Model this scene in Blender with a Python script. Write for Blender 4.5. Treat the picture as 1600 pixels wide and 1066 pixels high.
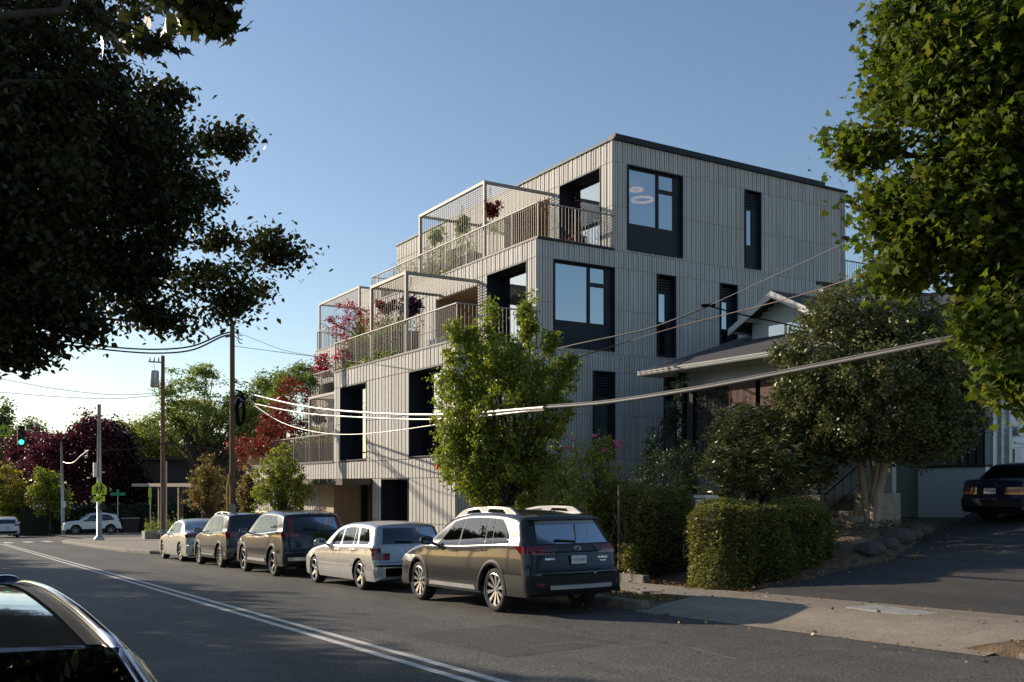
import bpy, bmesh, math, random
import numpy as np
from mathutils import Vector, Matrix
R=math.radians; random.seed(7); rng=np.random.default_rng(11)
for o in list(bpy.data.objects): bpy.data.objects.remove(o)
S=bpy.context.scene; COL=S.collection
# ---------------- camera ----------------
YAW=math.atan2(.5215,.8532)
cd=bpy.data.cameras.new("camera"); cam=bpy.data.objects.new("camera",cd); COL.objects.link(cam)
cam.location=(0,0,0); cam.rotation_euler=(math.pi/2,0,-YAW)
cd.sensor_width=36; cd.lens=1528/1600*36; cd.shift_y=224/1600; cd.clip_start=.05; cd.clip_end=3000
S.camera=cam
# ---------------- light ----------------
SUN_EL=R(20); SUN_AZ=math.atan2(-.47,.88)      # measured from +Y towards +X
W=bpy.data.worlds.new("World"); S.world=W; W.use_nodes=True
nt=W.node_tree; nt.nodes.clear()
sky=nt.nodes.new('ShaderNodeTexSky'); sky.sky_type='NISHITA'; sky.sun_disc=False
sky.sun_elevation=SUN_EL; sky.sun_rotation=SUN_AZ; sky.air_density=1.0; sky.dust_density=.5; sky.ozone_density=1.7; sky.altitude=50
bg=nt.nodes.new('ShaderNodeBackground'); bg.inputs[1].default_value=.108
ow=nt.nodes.new('ShaderNodeOutputWorld'); nt.links.new(sky.outputs[0],bg.inputs[0]); nt.links.new(bg.outputs[0],ow.inputs[0])
ld=bpy.data.lights.new("sun",'SUN'); ld.energy=4.9; ld.angle=R(.53); ld.color=(1,.86,.68)
sun=bpy.data.objects.new("sun",ld); COL.objects.link(sun)
sd=Vector((math.sin(SUN_AZ)*math.cos(SUN_EL),math.cos(SUN_AZ)*math.cos(SUN_EL),math.sin(SUN_EL)))
sun.rotation_euler=sd.to_track_quat('Z','Y').to_euler(); sun.location=sd*60
S.view_settings.view_transform='Standard'; S.view_settings.look='None'; S.view_settings.gamma=1; S.view_settings.exposure=0.42
S.view_settings.use_curve_mapping=False
S.cycles.max_bounces=8; S.cycles.transparent_max_bounces=12
# ---------------- helpers ----------------
def road_z(Y): return -1.635-.03*min(Y,100.) if Y>-30 else -.735
def at(px,py,X=None,Y=None,t=None):
    a=(px-800)*.8532+796.9; b=-(px-800)*.5215+1303.7
    if t is None: t=X/a if X is not None else Y/b
    return Vector((a*t,b*t,(757-py)*t))
def tag(o,label=None,cat=None,group=None,kind=None):
    if label: o['label']=label
    if cat: o['category']=cat
    if group: o['group']=group
    if kind: o['kind']=kind
    return o
def thing(name,label,cat,loc=(0,0,0),rz=0,group=None):
    o=bpy.data.objects.new(name,None); COL.objects.link(o); o.location=loc; o.rotation_euler=(0,0,rz); o.empty_display_size=.3
    return tag(o,label,cat,group)
class MB:
    def __init__(s): s.v=[]; s.f=[]
    def add(s,vs,fs):
        n=len(s.v); s.v+= [tuple(p) for p in vs]; s.f+=[tuple(i+n for i in f) for f in fs]
    def box(s,x0,x1,y0,y1,z0,z1):
        s.add([(x0,y0,z0),(x1,y0,z0),(x1,y1,z0),(x0,y1,z0),(x0,y0,z1),(x1,y0,z1),(x1,y1,z1),(x0,y1,z1)],
          [(0,3,2,1),(4,5,6,7),(0,1,5,4),(1,2,6,5),(2,3,7,6),(3,0,4,7)]); return s
    def obox(s,p,q,w,h,up=(0,0,1)):
        p=Vector(p);q=Vector(q);d=(q-p).normalized();u=Vector(up)
        r=d.cross(u); 
        if r.length<1e-4: r=d.cross(Vector((1,0,0)))
        r.normalize();u=r.cross(d).normalized(); vs=[]
        for c in (p,q):
            for a,b in((-1,-1),(1,-1),(1,1),(-1,1)): vs.append(c+r*a*w/2+u*b*h/2)
        s.add(vs,[(0,3,2,1),(4,5,6,7),(0,1,5,4),(1,2,6,5),(2,3,7,6),(3,0,4,7)]); return s
    def tube(s,pts,r,n=8,caps=True):
        pts=[Vector(p) for p in pts]; N=len(pts)
        rs=r if hasattr(r,'__len__') else [r]*N
        ref=Vector((0,0,1)); base=len(s.v); vs=[];fs=[]
        for i,p in enumerate(pts):
            d=(pts[min(i+1,N-1)]-pts[max(i-1,0)]); d.normalize()
            if abs(d.dot(ref))>.95: ref=Vector((1,0,0)) if abs(d.x)<.9 else Vector((0,1,0))
            a=d.cross(ref).normalized(); b=d.cross(a).normalized(); ref=a.cross(d)
            for k in range(n):
                t=2*math.pi*k/n; vs.append(p+(a*math.cos(t)+b*math.sin(t))*rs[i])
        for i in range(N-1):
            for k in range(n):
                k2=(k+1)%n; fs.append((i*n+k,i*n+k2,(i+1)*n+k2,(i+1)*n+k))
        if caps: fs.append(tuple(range(n))); fs.append(tuple((N-1)*n+k for k in range(n))[::-1])
        s.add(vs,fs); return s
    def lathe(s,prof,c,axis='z',n=24,closed=False):
        vs=[];fs=[];m=len(prof)
        for k in range(n):
            t=2*math.pi*k/n; ct,st=math.cos(t),math.sin(t)
            for r,h in prof:
                if axis=='z': vs.append((c[0]+r*ct,c[1]+r*st,c[2]+h))
                elif axis=='y': vs.append((c[0]+r*ct,c[1]+h,c[2]+r*st))
                else: vs.append((c[0]+h,c[1]+r*ct,c[2]+r*st))
        for k in range(n):
            k2=(k+1)%n
            for i in range(m if closed else m-1):
                j=(i+1)%m; fs.append((k*m+i,k2*m+i,k2*m+j,k*m+j))
        s.add(vs,fs); return s
    def prism(s,poly,fn0,fn1):
        n=len(poly); vs=[fn0(p) for p in poly]+[fn1(p) for p in poly]
        s.add(vs,[tuple(range(n))[::-1],tuple(range(n,2*n))]+[(i,(i+1)%n,(i+1)%n+n,i+n) for i in range(n)]); return s
    def grid(s,P):
        m=len(P);n=len(P[0]); s.add([p for row in P for p in row],[(i*n+j,(i+1)*n+j,(i+1)*n+j+1,i*n+j+1) for i in range(m-1) for j in range(n-1)]); return s
    def build(s,name,mat,parent=None,smooth=False,label=None,bevel=0):
        me=bpy.data.meshes.new(name); 
        off=Vector((0,0,0))
        if parent is not None and not parent.get('_loc'):
            p=parent
            while p is not None: off+=Vector(p.location); p=p.parent
        me.from_pydata([(v[0]-off.x,v[1]-off.y,v[2]-off.z) for v in s.v],[],s.f); me.validate(); me.update()
        me.materials.append(mat)
        if smooth: me.polygons.foreach_set('use_smooth',[True]*len(me.polygons))
        o=bpy.data.objects.new(name,me); COL.objects.link(o)
        if parent is not None:
            o.parent=parent
            if parent.get('_loc'): o['_loc']=1
        if label: o['label']=label
        if bevel:
            b=o.modifiers.new('bevel','BEVEL'); b.width=bevel; b.segments=2; b.limit_method='ANGLE'
        return o
def fix_normals(o):
    bm=bmesh.new(); bm.from_mesh(o.data); bmesh.ops.recalc_face_normals(bm,faces=bm.faces); bm.to_mesh(o.data); bm.free()
def copy_tree(o,parent=None):
    c=o.copy(); COL.objects.link(c); c.parent=parent
    for ch in list(o.children): copy_tree(ch,c)
    return c
# ---------------- materials ----------------
def newmat(name):
    m=bpy.data.materials.new(name); m.use_nodes=True; nt=m.node_tree; b=nt.nodes['Principled BSDF']; return m,nt,b
def mat(name,col,rough=.6,metal=0,var=.12,scale=3.,bump=0,bscale=40,spec=.5,coat=0,col2=None,stretch=(1,1,1),detail=5,coord='Object'):
    m,nt,b=newmat(name); L=nt.links.new
    b.inputs['Roughness'].default_value=rough; b.inputs['Metallic'].default_value=metal
    b.inputs['Specular IOR Level'].default_value=spec; b.inputs['Coat Weight'].default_value=coat
    b.inputs['Coat Roughness'].default_value=.04
    tc=nt.nodes.new('ShaderNodeTexCoord'); mp=nt.nodes.new('ShaderNodeMapping'); L(tc.outputs[coord],mp.inputs[0]); mp.inputs['Scale'].default_value=stretch
    n=nt.nodes.new('ShaderNodeTexNoise'); n.inputs['Scale'].default_value=scale; n.inputs['Detail'].default_value=detail; n.inputs['Roughness'].default_value=.65; L(mp.outputs[0],n.inputs[0])
    cr=nt.nodes.new('ShaderNodeValToRGB'); e=cr.color_ramp.elements
    c1=[max(0,c*(1-var)) for c in col]+[1]; c2=list(col2 if col2 else [min(1,c*(1+var)) for c in col])+[1]
    e[0].color=c1;e[1].color=c2;e[0].position=.3;e[1].position=.7
    L(n.outputs[0],cr.inputs[0]); L(cr.outputs[0],b.inputs['Base Color'])
    if bump:
        n2=nt.nodes.new('ShaderNodeTexNoise'); n2.inputs['Scale'].default_value=bscale; n2.inputs['Detail'].default_value=4; L(mp.outputs[0],n2.inputs[0])
        bp=nt.nodes.new('ShaderNodeBump'); bp.inputs['Strength'].default_value=bump; bp.inputs['Distance'].default_value=.02; L(n2.outputs[0],bp.inputs['Height']); L(bp.outputs[0],b.inputs['Normal'])
    return m
def emis(name,col,st):
    m,nt,b=newmat(name); b.inputs['Base Color'].default_value=(*col,1); b.inputs['Emission Color'].default_value=(*col,1); b.inputs['Emission Strength'].default_value=st; return m
def leafmat(name,cols,trans=.35,rough=.45,spec=.4):
    m,nt,b=newmat(name); L=nt.links.new
    g=nt.nodes.new('ShaderNodeNewGeometry'); cr=nt.nodes.new('ShaderNodeValToRGB'); e=cr.color_ramp.elements
    while len(e)<len(cols): e.new(.5)
    for i,c in enumerate(cols): e[i].position=i/(len(cols)-1) if len(cols)>1 else 0; e[i].color=(*c,1)
    L(g.outputs['Random Per Island'],cr.inputs[0]); L(cr.outputs[0],b.inputs['Base Color'])
    b.inputs['Roughness'].default_value=rough; b.inputs['Specular IOR Level'].default_value=spec
    t=nt.nodes.new('ShaderNodeBsdfTranslucent'); hs=nt.nodes.new('ShaderNodeHueSaturation'); hs.inputs['Hue'].default_value=.485; hs.inputs['Saturation'].default_value=1.1; hs.inputs['Value'].default_value=1.7
    L(cr.outputs[0],hs.inputs['Color']); L(hs.outputs[0],t.inputs[0])
    mx=nt.nodes.new('ShaderNodeMixShader'); mx.inputs[0].default_value=trans; L(b.outputs[0],mx.inputs[1]); L(t.outputs[0],mx.inputs[2]); L(mx.outputs[0],nt.nodes['Material Output'].inputs[0])
    return m
def glassmat(name,tint=(.35,.4,.42),refl=.35,rough=.01,gcol=(.9,.95,1)):
    m,nt,b=newmat(name); L=nt.links.new; nt.nodes.remove(b)
    tr=nt.nodes.new('ShaderNodeBsdfTransparent'); tr.inputs[0].default_value=(*tint,1)
    gl=nt.nodes.new('ShaderNodeBsdfGlossy'); gl.inputs['Roughness'].default_value=rough; gl.inputs[0].default_value=(*gcol,1)
    lw=nt.nodes.new('ShaderNodeLayerWeight'); lw.inputs[0].default_value=.35
    mr=nt.nodes.new('ShaderNodeMapRange'); mr.inputs['To Min'].default_value=refl; mr.inputs['To Max'].default_value=.85
    L(lw.outputs['Fresnel'],mr.inputs[0])
    mx=nt.nodes.new('ShaderNodeMixShader'); L(mr.outputs[0],mx.inputs[0]); L(tr.outputs[0],mx.inputs[1]); L(gl.outputs[0],mx.inputs[2]); L(mx.outputs[0],nt.nodes['Material Output'].inputs[0])
    return m
def asphalt(name,c,grain=.5):
    m,nt,b=newmat(name); L=nt.links.new; b.inputs['Roughness'].default_value=.75; b.inputs['Specular IOR Level'].default_value=.35
    tc=nt.nodes.new('ShaderNodeTexCoord')
    def noise(s,d=4,st=(1,1,1)):
        mp=nt.nodes.new('ShaderNodeMapping'); mp.inputs['Scale'].default_value=st; L(tc.outputs['Object'],mp.inputs[0])
        n=nt.nodes.new('ShaderNodeTexNoise'); n.inputs['Scale'].default_value=s; n.inputs['Detail'].default_value=d; L(mp.outputs[0],n.inputs[0]); return n.outputs[0]
    def ramp(x,a,b_,p0,p1):
        r=nt.nodes.new('ShaderNodeMapRange'); r.inputs[1].default_value=p0; r.inputs[2].default_value=p1; r.inputs[3].default_value=a; r.inputs[4].default_value=b_; L(x,r.inputs[0]); return r.outputs[0]
    def mul(a,b_):
        r=nt.nodes.new('ShaderNodeMath'); r.operation='MULTIPLY'; L(a,r.inputs[0]); L(b_,r.inputs[1]); return r.outputs[0]
    big=mul(ramp(noise(.35,5,(1,.25,1)),.68,1.3,.3,.7),ramp(noise(1.3,3,(1,.02,1)),.86,1.12,.35,.65)); mid=ramp(noise(3,5),.88,1.12,.3,.7); fine=ramp(noise(48,3),1-grain,1+grain,.34,.66)
    v=mul(mul(big,mid),fine)
    vo=nt.nodes.new('ShaderNodeTexVoronoi'); vo.feature='DISTANCE_TO_EDGE'; vo.inputs['Scale'].default_value=.22
    mp=nt.nodes.new('ShaderNodeMapping'); L(tc.outputs['Object'],mp.inputs[0])
    nz=nt.nodes.new('ShaderNodeTexNoise'); nz.inputs['Scale'].default_value=1.2; L(tc.outputs['Object'],nz.inputs[0])
    ad=nt.nodes.new('ShaderNodeMixRGB'); ad.blend_type='ADD'; ad.inputs[0].default_value=.8; L(mp.outputs[0],ad.inputs[1]); L(nz.outputs[1],ad.inputs[2]); L(ad.outputs[0],vo.inputs[0])
    crk=ramp(vo.outputs['Distance'],.55,1,.0,.004); v=mul(v,crk)
    mx=nt.nodes.new('ShaderNodeVectorMath'); mx.operation='SCALE'; mx.inputs[0].default_value=c; L(v,mx.inputs['Scale']); L(mx.outputs[0],b.inputs['Base Color'])
    bp=nt.nodes.new('ShaderNodeBump'); bp.inputs['Strength'].default_value=.7; bp.inputs['Distance'].default_value=.01; L(noise(90,3),bp.inputs['Height']); L(bp.outputs[0],b.inputs['Normal'])
    return m
M={}
M['asphalt']=asphalt('asphalt',(.088,.082,.074),.8); M['drive']=asphalt('drive_asphalt',(.060,.055,.050),.4)
M['concrete']=mat('concrete',(.30,.28,.25),.85,var=.2,scale=1.5,bump=.3,bscale=60)
M['curb']=mat('curb_concrete',(.19,.172,.15),.85,var=.35,scale=4,bump=.5,bscale=30)
M['dirt']=mat('dirt',(.10,.075,.05),.95,var=.45,scale=6,bump=.9,bscale=25,col2=(.2,.14,.085))
M['lawn']=mat('lawn',(.05,.065,.02),.95,var=.4,scale=3,bump=.8,bscale=30)
M['paint']=mat('road_paint',(.62,.60,.55),.7,var=.3,scale=14,col2=(.72,.7,.66))
M['clad']=mat('cladding',(.55,.53,.495),.75,var=.10,scale=1.2,stretch=(3,3,.25),detail=3)
M['clad_shaded']=mat('cladding_pan_shaded',(.32,.30,.275),.8,var=.10,scale=1.2,stretch=(3,3,.25),detail=3)  # pans darker than ribs: shade between the ribs put into the colour
M['tan']=mat('tan_panel',(.42,.31,.20),.7,var=.15,scale=2,stretch=(4,4,.3))
M['darkmetal']=mat('dark_metal',(.018,.022,.032),.6,0,var=.1,spec=.3)
M['blackmetal']=mat('black_metal',(.012,.013,.016),.45,.2,var=.1)
M['rail']=mat('rail_metal',(.11,.09,.075),.55,0,var=.1)
M['pergola']=mat('pergola_metal',(.30,.27,.24),.6,0,var=.08)
M['glass']=glassmat('window_glass',(.42,.46,.47),.30,gcol=(.80,.88,.93))
M['interior']=mat('interior',(.22,.21,.19),.9,var=.1)
M['ceiling']=mat('interior_ceiling',(.45,.44,.42),.9,var=.05)
M['slab']=mat('slab_concrete',(.28,.27,.25),.9)
M['white']=mat('white_paint',(.78,.79,.79),.6,var=.08,scale=4)
M['trim']=mat('white_trim',(.40,.40,.38),.5,var=.08,scale=4)
M['siding']=mat('pale_siding',(.42,.46,.44),.7,var=.08,scale=3)
M['shingle']=mat('roof_shingle',(.06,.058,.06),.9,var=.4,scale=9,bump=.8,bscale=30,stretch=(1,2.5,1))
M['bark']=mat('bark',(.06,.045,.032),.9,var=.4,scale=8,bump=1,bscale=30,stretch=(1,1,.3))
M['palebark']=mat('pale_bark',(.34,.26,.18),.85,var=.3,scale=6,bump=.8,bscale=25,stretch=(1,1,.4))
M['woodpole']=mat('wood_pole',(.15,.10,.065),.9,var=.45,scale=5,bump=.8,bscale=30,stretch=(2,2,.15))
def island_var(m,lo,hi):
    nt=m.node_tree; b=nt.nodes['Principled BSDF']; src=b.inputs['Base Color'].links[0].from_socket
    g=nt.nodes.new('ShaderNodeNewGeometry'); r=nt.nodes.new('ShaderNodeMapRange'); r.inputs[3].default_value=lo; r.inputs[4].default_value=hi; nt.links.new(g.outputs['Random Per Island'],r.inputs[0])
    v=nt.nodes.new('ShaderNodeVectorMath'); v.operation='SCALE'; nt.links.new(src,v.inputs[0]); nt.links.new(r.outputs[0],v.inputs['Scale']); nt.links.new(v.outputs[0],b.inputs['Base Color'])
island_var(M['clad'],.88,1.06)
M['galv']=mat('galvanised',(.42,.43,.44),.45,.6,var=.15,scale=5)
M['cable']=mat('black_cable',(.012,.012,.013),1,spec=0); M['palecable']=mat('pale_cable',(.55,.50,.46),.4,.3,var=.2,scale=20)
M['greycable']=mat('grey_cable',(.10,.10,.10),.6,0,var=.3,scale=30)
M['plasticblack']=mat('black_plastic',(.013,.013,.014),.6,var=.1,spec=.25)
M['tyre']=mat('tyre_rubber',(.018,.017,.016),.85,var=.3,scale=20)
M['rim']=mat('alloy',(.55,.55,.56),.25,.9,var=.05); M['rimdark']=mat('dark_alloy',(.03,.03,.032),.4,.6)
M['chrome']=mat('chrome',(.7,.7,.7),.12,1,var=.02)
M['carglass']=glassmat('car_glass',(.16,.18,.18),.07,gcol=(.7,.75,.8))
M['cabin']=mat('car_cabin',(.02,.02,.02),.8)
M['redlight']=mat('tail_lens',(.16,.006,.008),.12,coat=1,var=.3,scale=12); M['darklens']=mat('smoked_lens',(.06,.008,.01),.1,coat=1)
M['amber']=mat('amber_lens',(.6,.16,.02),.15,coat=1); M['clearlens']=mat('clear_lens',(.6,.6,.6),.1,coat=1)
M['plate']=mat('number_plate',(.55,.58,.60),.4,var=.05); M['platetext']=mat('plate_letters',(.03,.05,.16),.5)
M['yellowgreen']=mat('school_sign',(.50,.72,.02),.5,var=.04); M['signblack']=mat('sign_black',(.01,.01,.01),.5)
M['signgreen']=mat('street_sign_green',(.01,.25,.16),.5); M['signwhite']=mat('sign_white',(.75,.75,.73),.5)
M['brownwall']=mat('brown_siding',(.060,.048,.036),.9,var=.12,scale=2,stretch=(1,1,6))
M['planter']=mat('dark_planter',(.02,.022,.025),.9,spec=.1)
M['slat']=mat('slat_metal',(.13,.115,.10),.6)
M['woodbeam']=mat('wood_beam',(.10,.066,.042),.8,var=.3,scale=3)
# ---------------- foliage ----------------
def leaf_template(kind):
    if kind=='maple':
        pr=[(0,-.05),(.16,.04),(.42,-.06),(.36,.16),(.5,.34),(.26,.36),(.24,.52),(.13,.5),(0,.95),(-.13,.5),(-.24,.52),(-.26,.36),(-.5,.34),(-.36,.16),(-.42,-.06),(-.16,.04)]
        return np.array([(x,y-.1,abs(x)*-.25) for x,y in pr]),1
    if kind=='long': return np.array([(0,-.5,0),(.13,-.1,.05),(.1,.25,.04),(0,.55,-.06),(-.1,.25,.04),(-.13,-.1,.05)]),1
    return np.array([(0,-.5,0),(.30,-.05,.10),(.17,.3,.06),(0,.52,-.04),(-.17,.3,.06),(-.30,-.05,.10)]),1
def leaves_mesh(name,C,size,kind,mat_,parent=None,droop=.5,jit=.35,outw=None):
    """C: N x 3 leaf positions (world)"""
    C=np.asarray(C,float); N=len(C); T,_=leaf_template(kind); k=len(T)
    sz=size*(1+jit*(rng.random(N)*2-1))
    az=rng.random(N)*2*np.pi
    # leaf direction (local y): outward + down
    d=np.stack([np.cos(az),np.sin(az),-droop+.9*(rng.random(N)-.5)],1)
    if outw is not None: d=d+outw*.6
    d/=np.linalg.norm(d,axis=1)[:,None]
    up=np.stack([rng.normal(0,.85,N),rng.normal(0,.85,N),np.ones(N)],1)
    x=np.cross(d,up); x/=np.linalg.norm(x,axis=1)[:,None]+1e-9; z=np.cross(x,d)
    V=C[:,None,:]+(T[None,:,0:1]*x[:,None,:]+T[None,:,1:2]*d[:,None,:]+T[None,:,2:3]*z[:,None,:])*sz[:,None,None]
    V=V.reshape(-1,3)
    off=np.zeros(3); p=parent
    while p is not None: off+=np.array(p.location); p=p.parent
    V-=off
    me=bpy.data.meshes.new(name); me.vertices.add(N*k); me.vertices.foreach_set('co',V.ravel()); 
    me.loops.add(N*k); me.loops.foreach_set('vertex_index',np.arange(N*k,dtype=np.int32))
    me.polygons.add(N); me.polygons.foreach_set('loop_start',np.arange(0,N*k,k,dtype=np.int32)); me.polygons.foreach_set('loop_total',np.full(N,k,dtype=np.int32))
    me.update(); me.materials.append(mat_); me.validate()
    o=bpy.data.objects.new(name,me); COL.objects.link(o); 
    if parent is not None: o.parent=parent
    return o
def clump_points(ells,K,n,rc,shell=.6,flat=.7):
    """ells: list of (cx,cy,cz,rx,ry,rz,weight). returns clump centres and leaf points"""
    w=np.array([e[6] if len(e)>6 else e[3]*e[4]*e[5] for e in ells]); w=w/w.sum()
    ids=rng.choice(len(ells),K,p=w); E=np.array([e[:6] for e in ells])[ids]
    d=rng.normal(size=(K,3)); d/=np.linalg.norm(d,axis=1)[:,None]
    rad=(shell+(1-shell)*rng.random(K))**.6
    cc=E[:,:3]+d*rad[:,None]*E[:,3:6]
    nn=np.maximum(3,(n*(.5+rng.random(K))).astype(int))
    idx=np.repeat(np.arange(K),nn)
    rcs=rc*(.6+.8*rng.random(K))
    P=cc[idx]+rng.normal(size=(len(idx),3))*rcs[idx][:,None]*np.array([.55,.55,.55*flat])
    return cc,P
def limbs(mb,base,targets,r0,wob=.15,n=6,fork=.45):
    base=Vector(base)
    for tg in targets:
        tg=Vector(tg); s=base.copy(); d=tg-s; pts=[];rs=[];N=6
        for i in range(N+1):
            u=i/N; p=s+d*u; p.z=s.z+d.z*(u**.75 if d.z>0 else u)
            if 0<i<N: p+=Vector((random.gauss(0,1),random.gauss(0,1),random.gauss(0,.6)))*wob*d.length*.18
            pts.append(p); rs.append(r0*(1-u)**.9+.006)
        mb.tube(pts,rs,n=n,caps=False)
def tree(name,label,cat,base,trunk_h,r0,ells,K,n,rc,leaf,size,lm,group=None,bark=None,nl=26,shell=.55,flat=.7,extra=None,droop=.5,lean=(0,0),twigs=0,topk=1.0):
    root=thing(name,label,cat,tuple(base),0,group); base=Vector(base)
    cc,P=clump_points(ells,K,n,rc,shell,flat)
    if extra is not None: P=np.concatenate([P,extra])
    leaves_mesh('crown',P,size,leaf,lm,root,droop)
    mb=MB(); top=base+Vector((lean[0],lean[1],trunk_h))
    mb.tube([base-Vector((0,0,.15)),base+(top-base)*.08,base+(top-base)*.5+Vector((r0*.3,0,0)),top],[r0*1.35,r0*1.02,r0*.85,r0*.7],n=10)
    sel=rng.choice(len(cc),min(nl,len(cc)),replace=False)
    limbs(mb,top,[cc[i] for i in sel],r0*.5)
    mb.build('trunk',bark or M['bark'],root,smooth=True)
    return root
# ================= SETTING =================
def sm(a,b,x):
    t=min(1,max(0,(x-a)/(b-a))); return t*t*(3-2*t)
def YB(X): return 12.1+min(3.1,.42*max(0,X-16))
def H(X,Y):
    z=road_z(Y)
    if X<-1.0 : return z+.10
    if X<9.85: return z-.03
    z+=.10
    if 6.5<Y<11.9 and X<12.4: z-=.20
    if X>12.0 and Y<23.5:
        drive=.10*max(0,X-12.2); drive=min(drive,1.4)
        yard=sm(12.0,17.5,X)*1.0+max(0,min(X-17.5,8))*.02
        w=sm(YB(X),YB(X)+.9,Y)*(1-sm(21.5,23.2,Y)) # yard weight
        if Y<12.6 : base=drive
        else: base=drive*(1-w)
        d2=drive if Y<13.5 else 0
        z+= yard*w+ (drive if Y<17 else drive*(1-sm(17,22,Y)))*(1-w)
    return z
def Hs(X,Y): return H(X,Y)
mb=MB(); 
xs=[-1500,-300,-60,-20,-6,-3,-1.01,-.99,3,9.84,9.86]+list(np.arange(10.4,30,.45))+[34,45,70,150,400,2000]
ys=[-400,-60,-29,-10]+list(np.arange(-4,25,.45))+[26,30,40,60,72,85,100,140,300,900,2500]
mb.grid([[(x,y,H(x,y)) for y in ys] for x in xs])
g=mb.build('ground',M['dirt'],smooth=False); tag(g,kind='structure')
def sheet(name,poly,dz,m,kind='structure',sub=1):
    mb=MB(); mb.add([(x,y,road_z(y)+dz) for x,y in poly],[tuple(range(len(poly)))]); o=mb.build(name,m); tag(o,kind=kind); return o
# road
sheet('road',[(-.95,-60),(9.8,-60),(9.8,0),(9.8,99.9),(-.95,99.9),(-.95,0)],0,M['asphalt'])
mb=MB(); mb.add([(-.95,99.9,road_z(100)),(9.8,99.9,road_z(100)),(9.8,900,road_z(100)),(-.95,900,road_z(100))],[(0,1,2,3)]); tag(mb.build('far_road',M['asphalt']),kind='structure')
sheet('cross_street',[(9.75,71),(140,71),(140,90),(9.75,90)],.125,M['asphalt'])
# centre lines
mb=MB()
for x in (4.52,4.76):
    mb.add([(x-.055,-60,road_z(-29)+0),(x+.055,-60,road_z(-29)),(x+.055,-28,road_z(-28)+.004),(x-.055,-28,road_z(-28)+.004)],[(0,1,2,3)])
    mb.add([(x-.055,-20,road_z(-20)+.004),(x+.055,-20,road_z(-20)+.004),(x+.055,68,road_z(68)+.004),(x-.055,68,road_z(68)+.004)],[(0,1,2,3)])
tag(mb.build('centre_line',M['paint']),kind='structure')
mb=MB()
for i in range(9):
    x=.3+i*1.15
    mb.add([(x,69,road_z(69)+.004),(x+.5,69,road_z(69)+.004),(x+.5,72.2,road_z(72.2)+.004),(x,72.2,road_z(72.2)+.004)],[(0,1,2,3)])
tag(mb.build('crosswalk',M['paint']),kind='structure')
# sealed cracks across the road
mb=MB()
def crack(pts,w):
    for a,b in zip(pts[:-1],pts[1:]):
        a=Vector((*a,0));b=Vector((*b,0)); d=(b-a).normalized(); n=Vector((-d.y,d.x,0))*w
        mb.add([(*(p.xy),road_z(p.y)+.003) for p in (a-n,a+n,b+n,b-n)],[(0,1,2,3)])
def gp(px,py):
    a=(px-800)*.8532+796.9; b=-(px-800)*.5215+1303.7; t=1.635/((py-757)-.03*b); return (a*t,b*t)
crack([gp(150,1003),gp(220,996),gp(300,987),gp(380,980),gp(425,974)],.012)
M['seam']=mat('crack_sealer',(.20,.20,.20),.8,var=.3,scale=12)
crack([gp(56,903),gp(70,905),gp(85,916),gp(97,921),gp(160,918),gp(205,914)],.012)
crack([gp(560,996),gp(700,1040),gp(790,1075)],.012)
crack([gp(830,1010),gp(900,1003),gp(980,1012),gp(1060,1008),gp(1150,1030)],.010); crack([gp(330,930),gp(400,926),gp(470,934),gp(540,930)],.014)
tag(mb.build('road_crack',M['seam']),kind='structure')
M['patch']=asphalt('asphalt_patch',(.062,.058,.054),.7)
sheet('road_patch',[(5.6,9.2),(7.3,9.4),(7.2,11.9),(5.5,11.8)],.002,M['patch']); sheet('far_road_patch',[(5.2,24),(6.5,24.1),(6.4,31),(5.1,31)],.002,M['patch']); sheet('left_road_patch',[(1.4,11.5),(2.9,11.6),(3.0,16),(1.5,15.8)],.002,M['patch'])
# pavement, strip, curb
def walk(name,poly,top,m,joint=True): 
    mb=MB(); n=len(poly)
    mb.add([(x,y,road_z(y)+top) for x,y in poly]+[(x,y,road_z(y)-.1) for x,y in poly],[tuple(range(n))]+[(i,i+n,(i+1)%n+n,(i+1)%n) for i in range(n)])
    o=mb.build(name,m); fix_normals(o); tag(o,kind='structure'); return o
mcon,nt,b=newmat('pavement_concrete'); L=nt.links.new
tc=nt.nodes.new('ShaderNodeTexCoord'); br=nt.nodes.new('ShaderNodeTexBrick'); br.inputs['Scale'].default_value=1; br.offset=0
br.inputs['Mortar Size'].default_value=.012; br.inputs['Brick Width'].default_value=1.5; br.inputs['Row Height'].default_value=1.5
br.inputs['Color1'].default_value=(.30,.265,.22,1);br.inputs['Color2'].default_value=(.25,.225,.19,1);br.inputs['Mortar'].default_value=(.09,.08,.07,1)
L(tc.outputs['Object'],br.inputs[0]); nz=nt.nodes.new('ShaderNodeTexNoise'); nz.inputs['Scale'].default_value=9; nz.inputs['Detail'].default_value=8; L(tc.outputs['Object'],nz.inputs[0])
cr=nt.nodes.new('ShaderNodeValToRGB'); cr.color_ramp.elements[0].color=(.62,.60,.58,1);cr.color_ramp.elements[1].color=(1.12,1.1,1.08,1);cr.color_ramp.elements[0].position=.3;cr.color_ramp.elements[1].position=.7;L(nz.outputs[0],cr.inputs[0])
mm=nt.nodes.new('ShaderNodeMixRGB'); mm.blend_type='MULTIPLY'; mm.inputs[0].default_value=1; L(br.outputs[0],mm.inputs[1]); L(cr.outputs[0],mm.inputs[2]); L(mm.outputs[0],b.inputs['Base Color']); b.inputs['Roughness'].default_value=.85
M['pavement']=mcon
walk('pavement',[(10.95,11.8),(12.2,11.8),(12.2,22),(13.3,22.4),(13.3,71),(10.95,71)],.15,mcon)
walk('corner_pavement',[(9.95,40.2),(8.5,43),(8.15,46),(8.0,52),(7.95,66),(8.5,69.3),(10.9,70.9),(10.9,40.2)],.15,mcon)
walk('plaza_pavement',[(13.35,45.2),(34,45.2),(34,71),(13.35,71)],.15,mcon)
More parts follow.
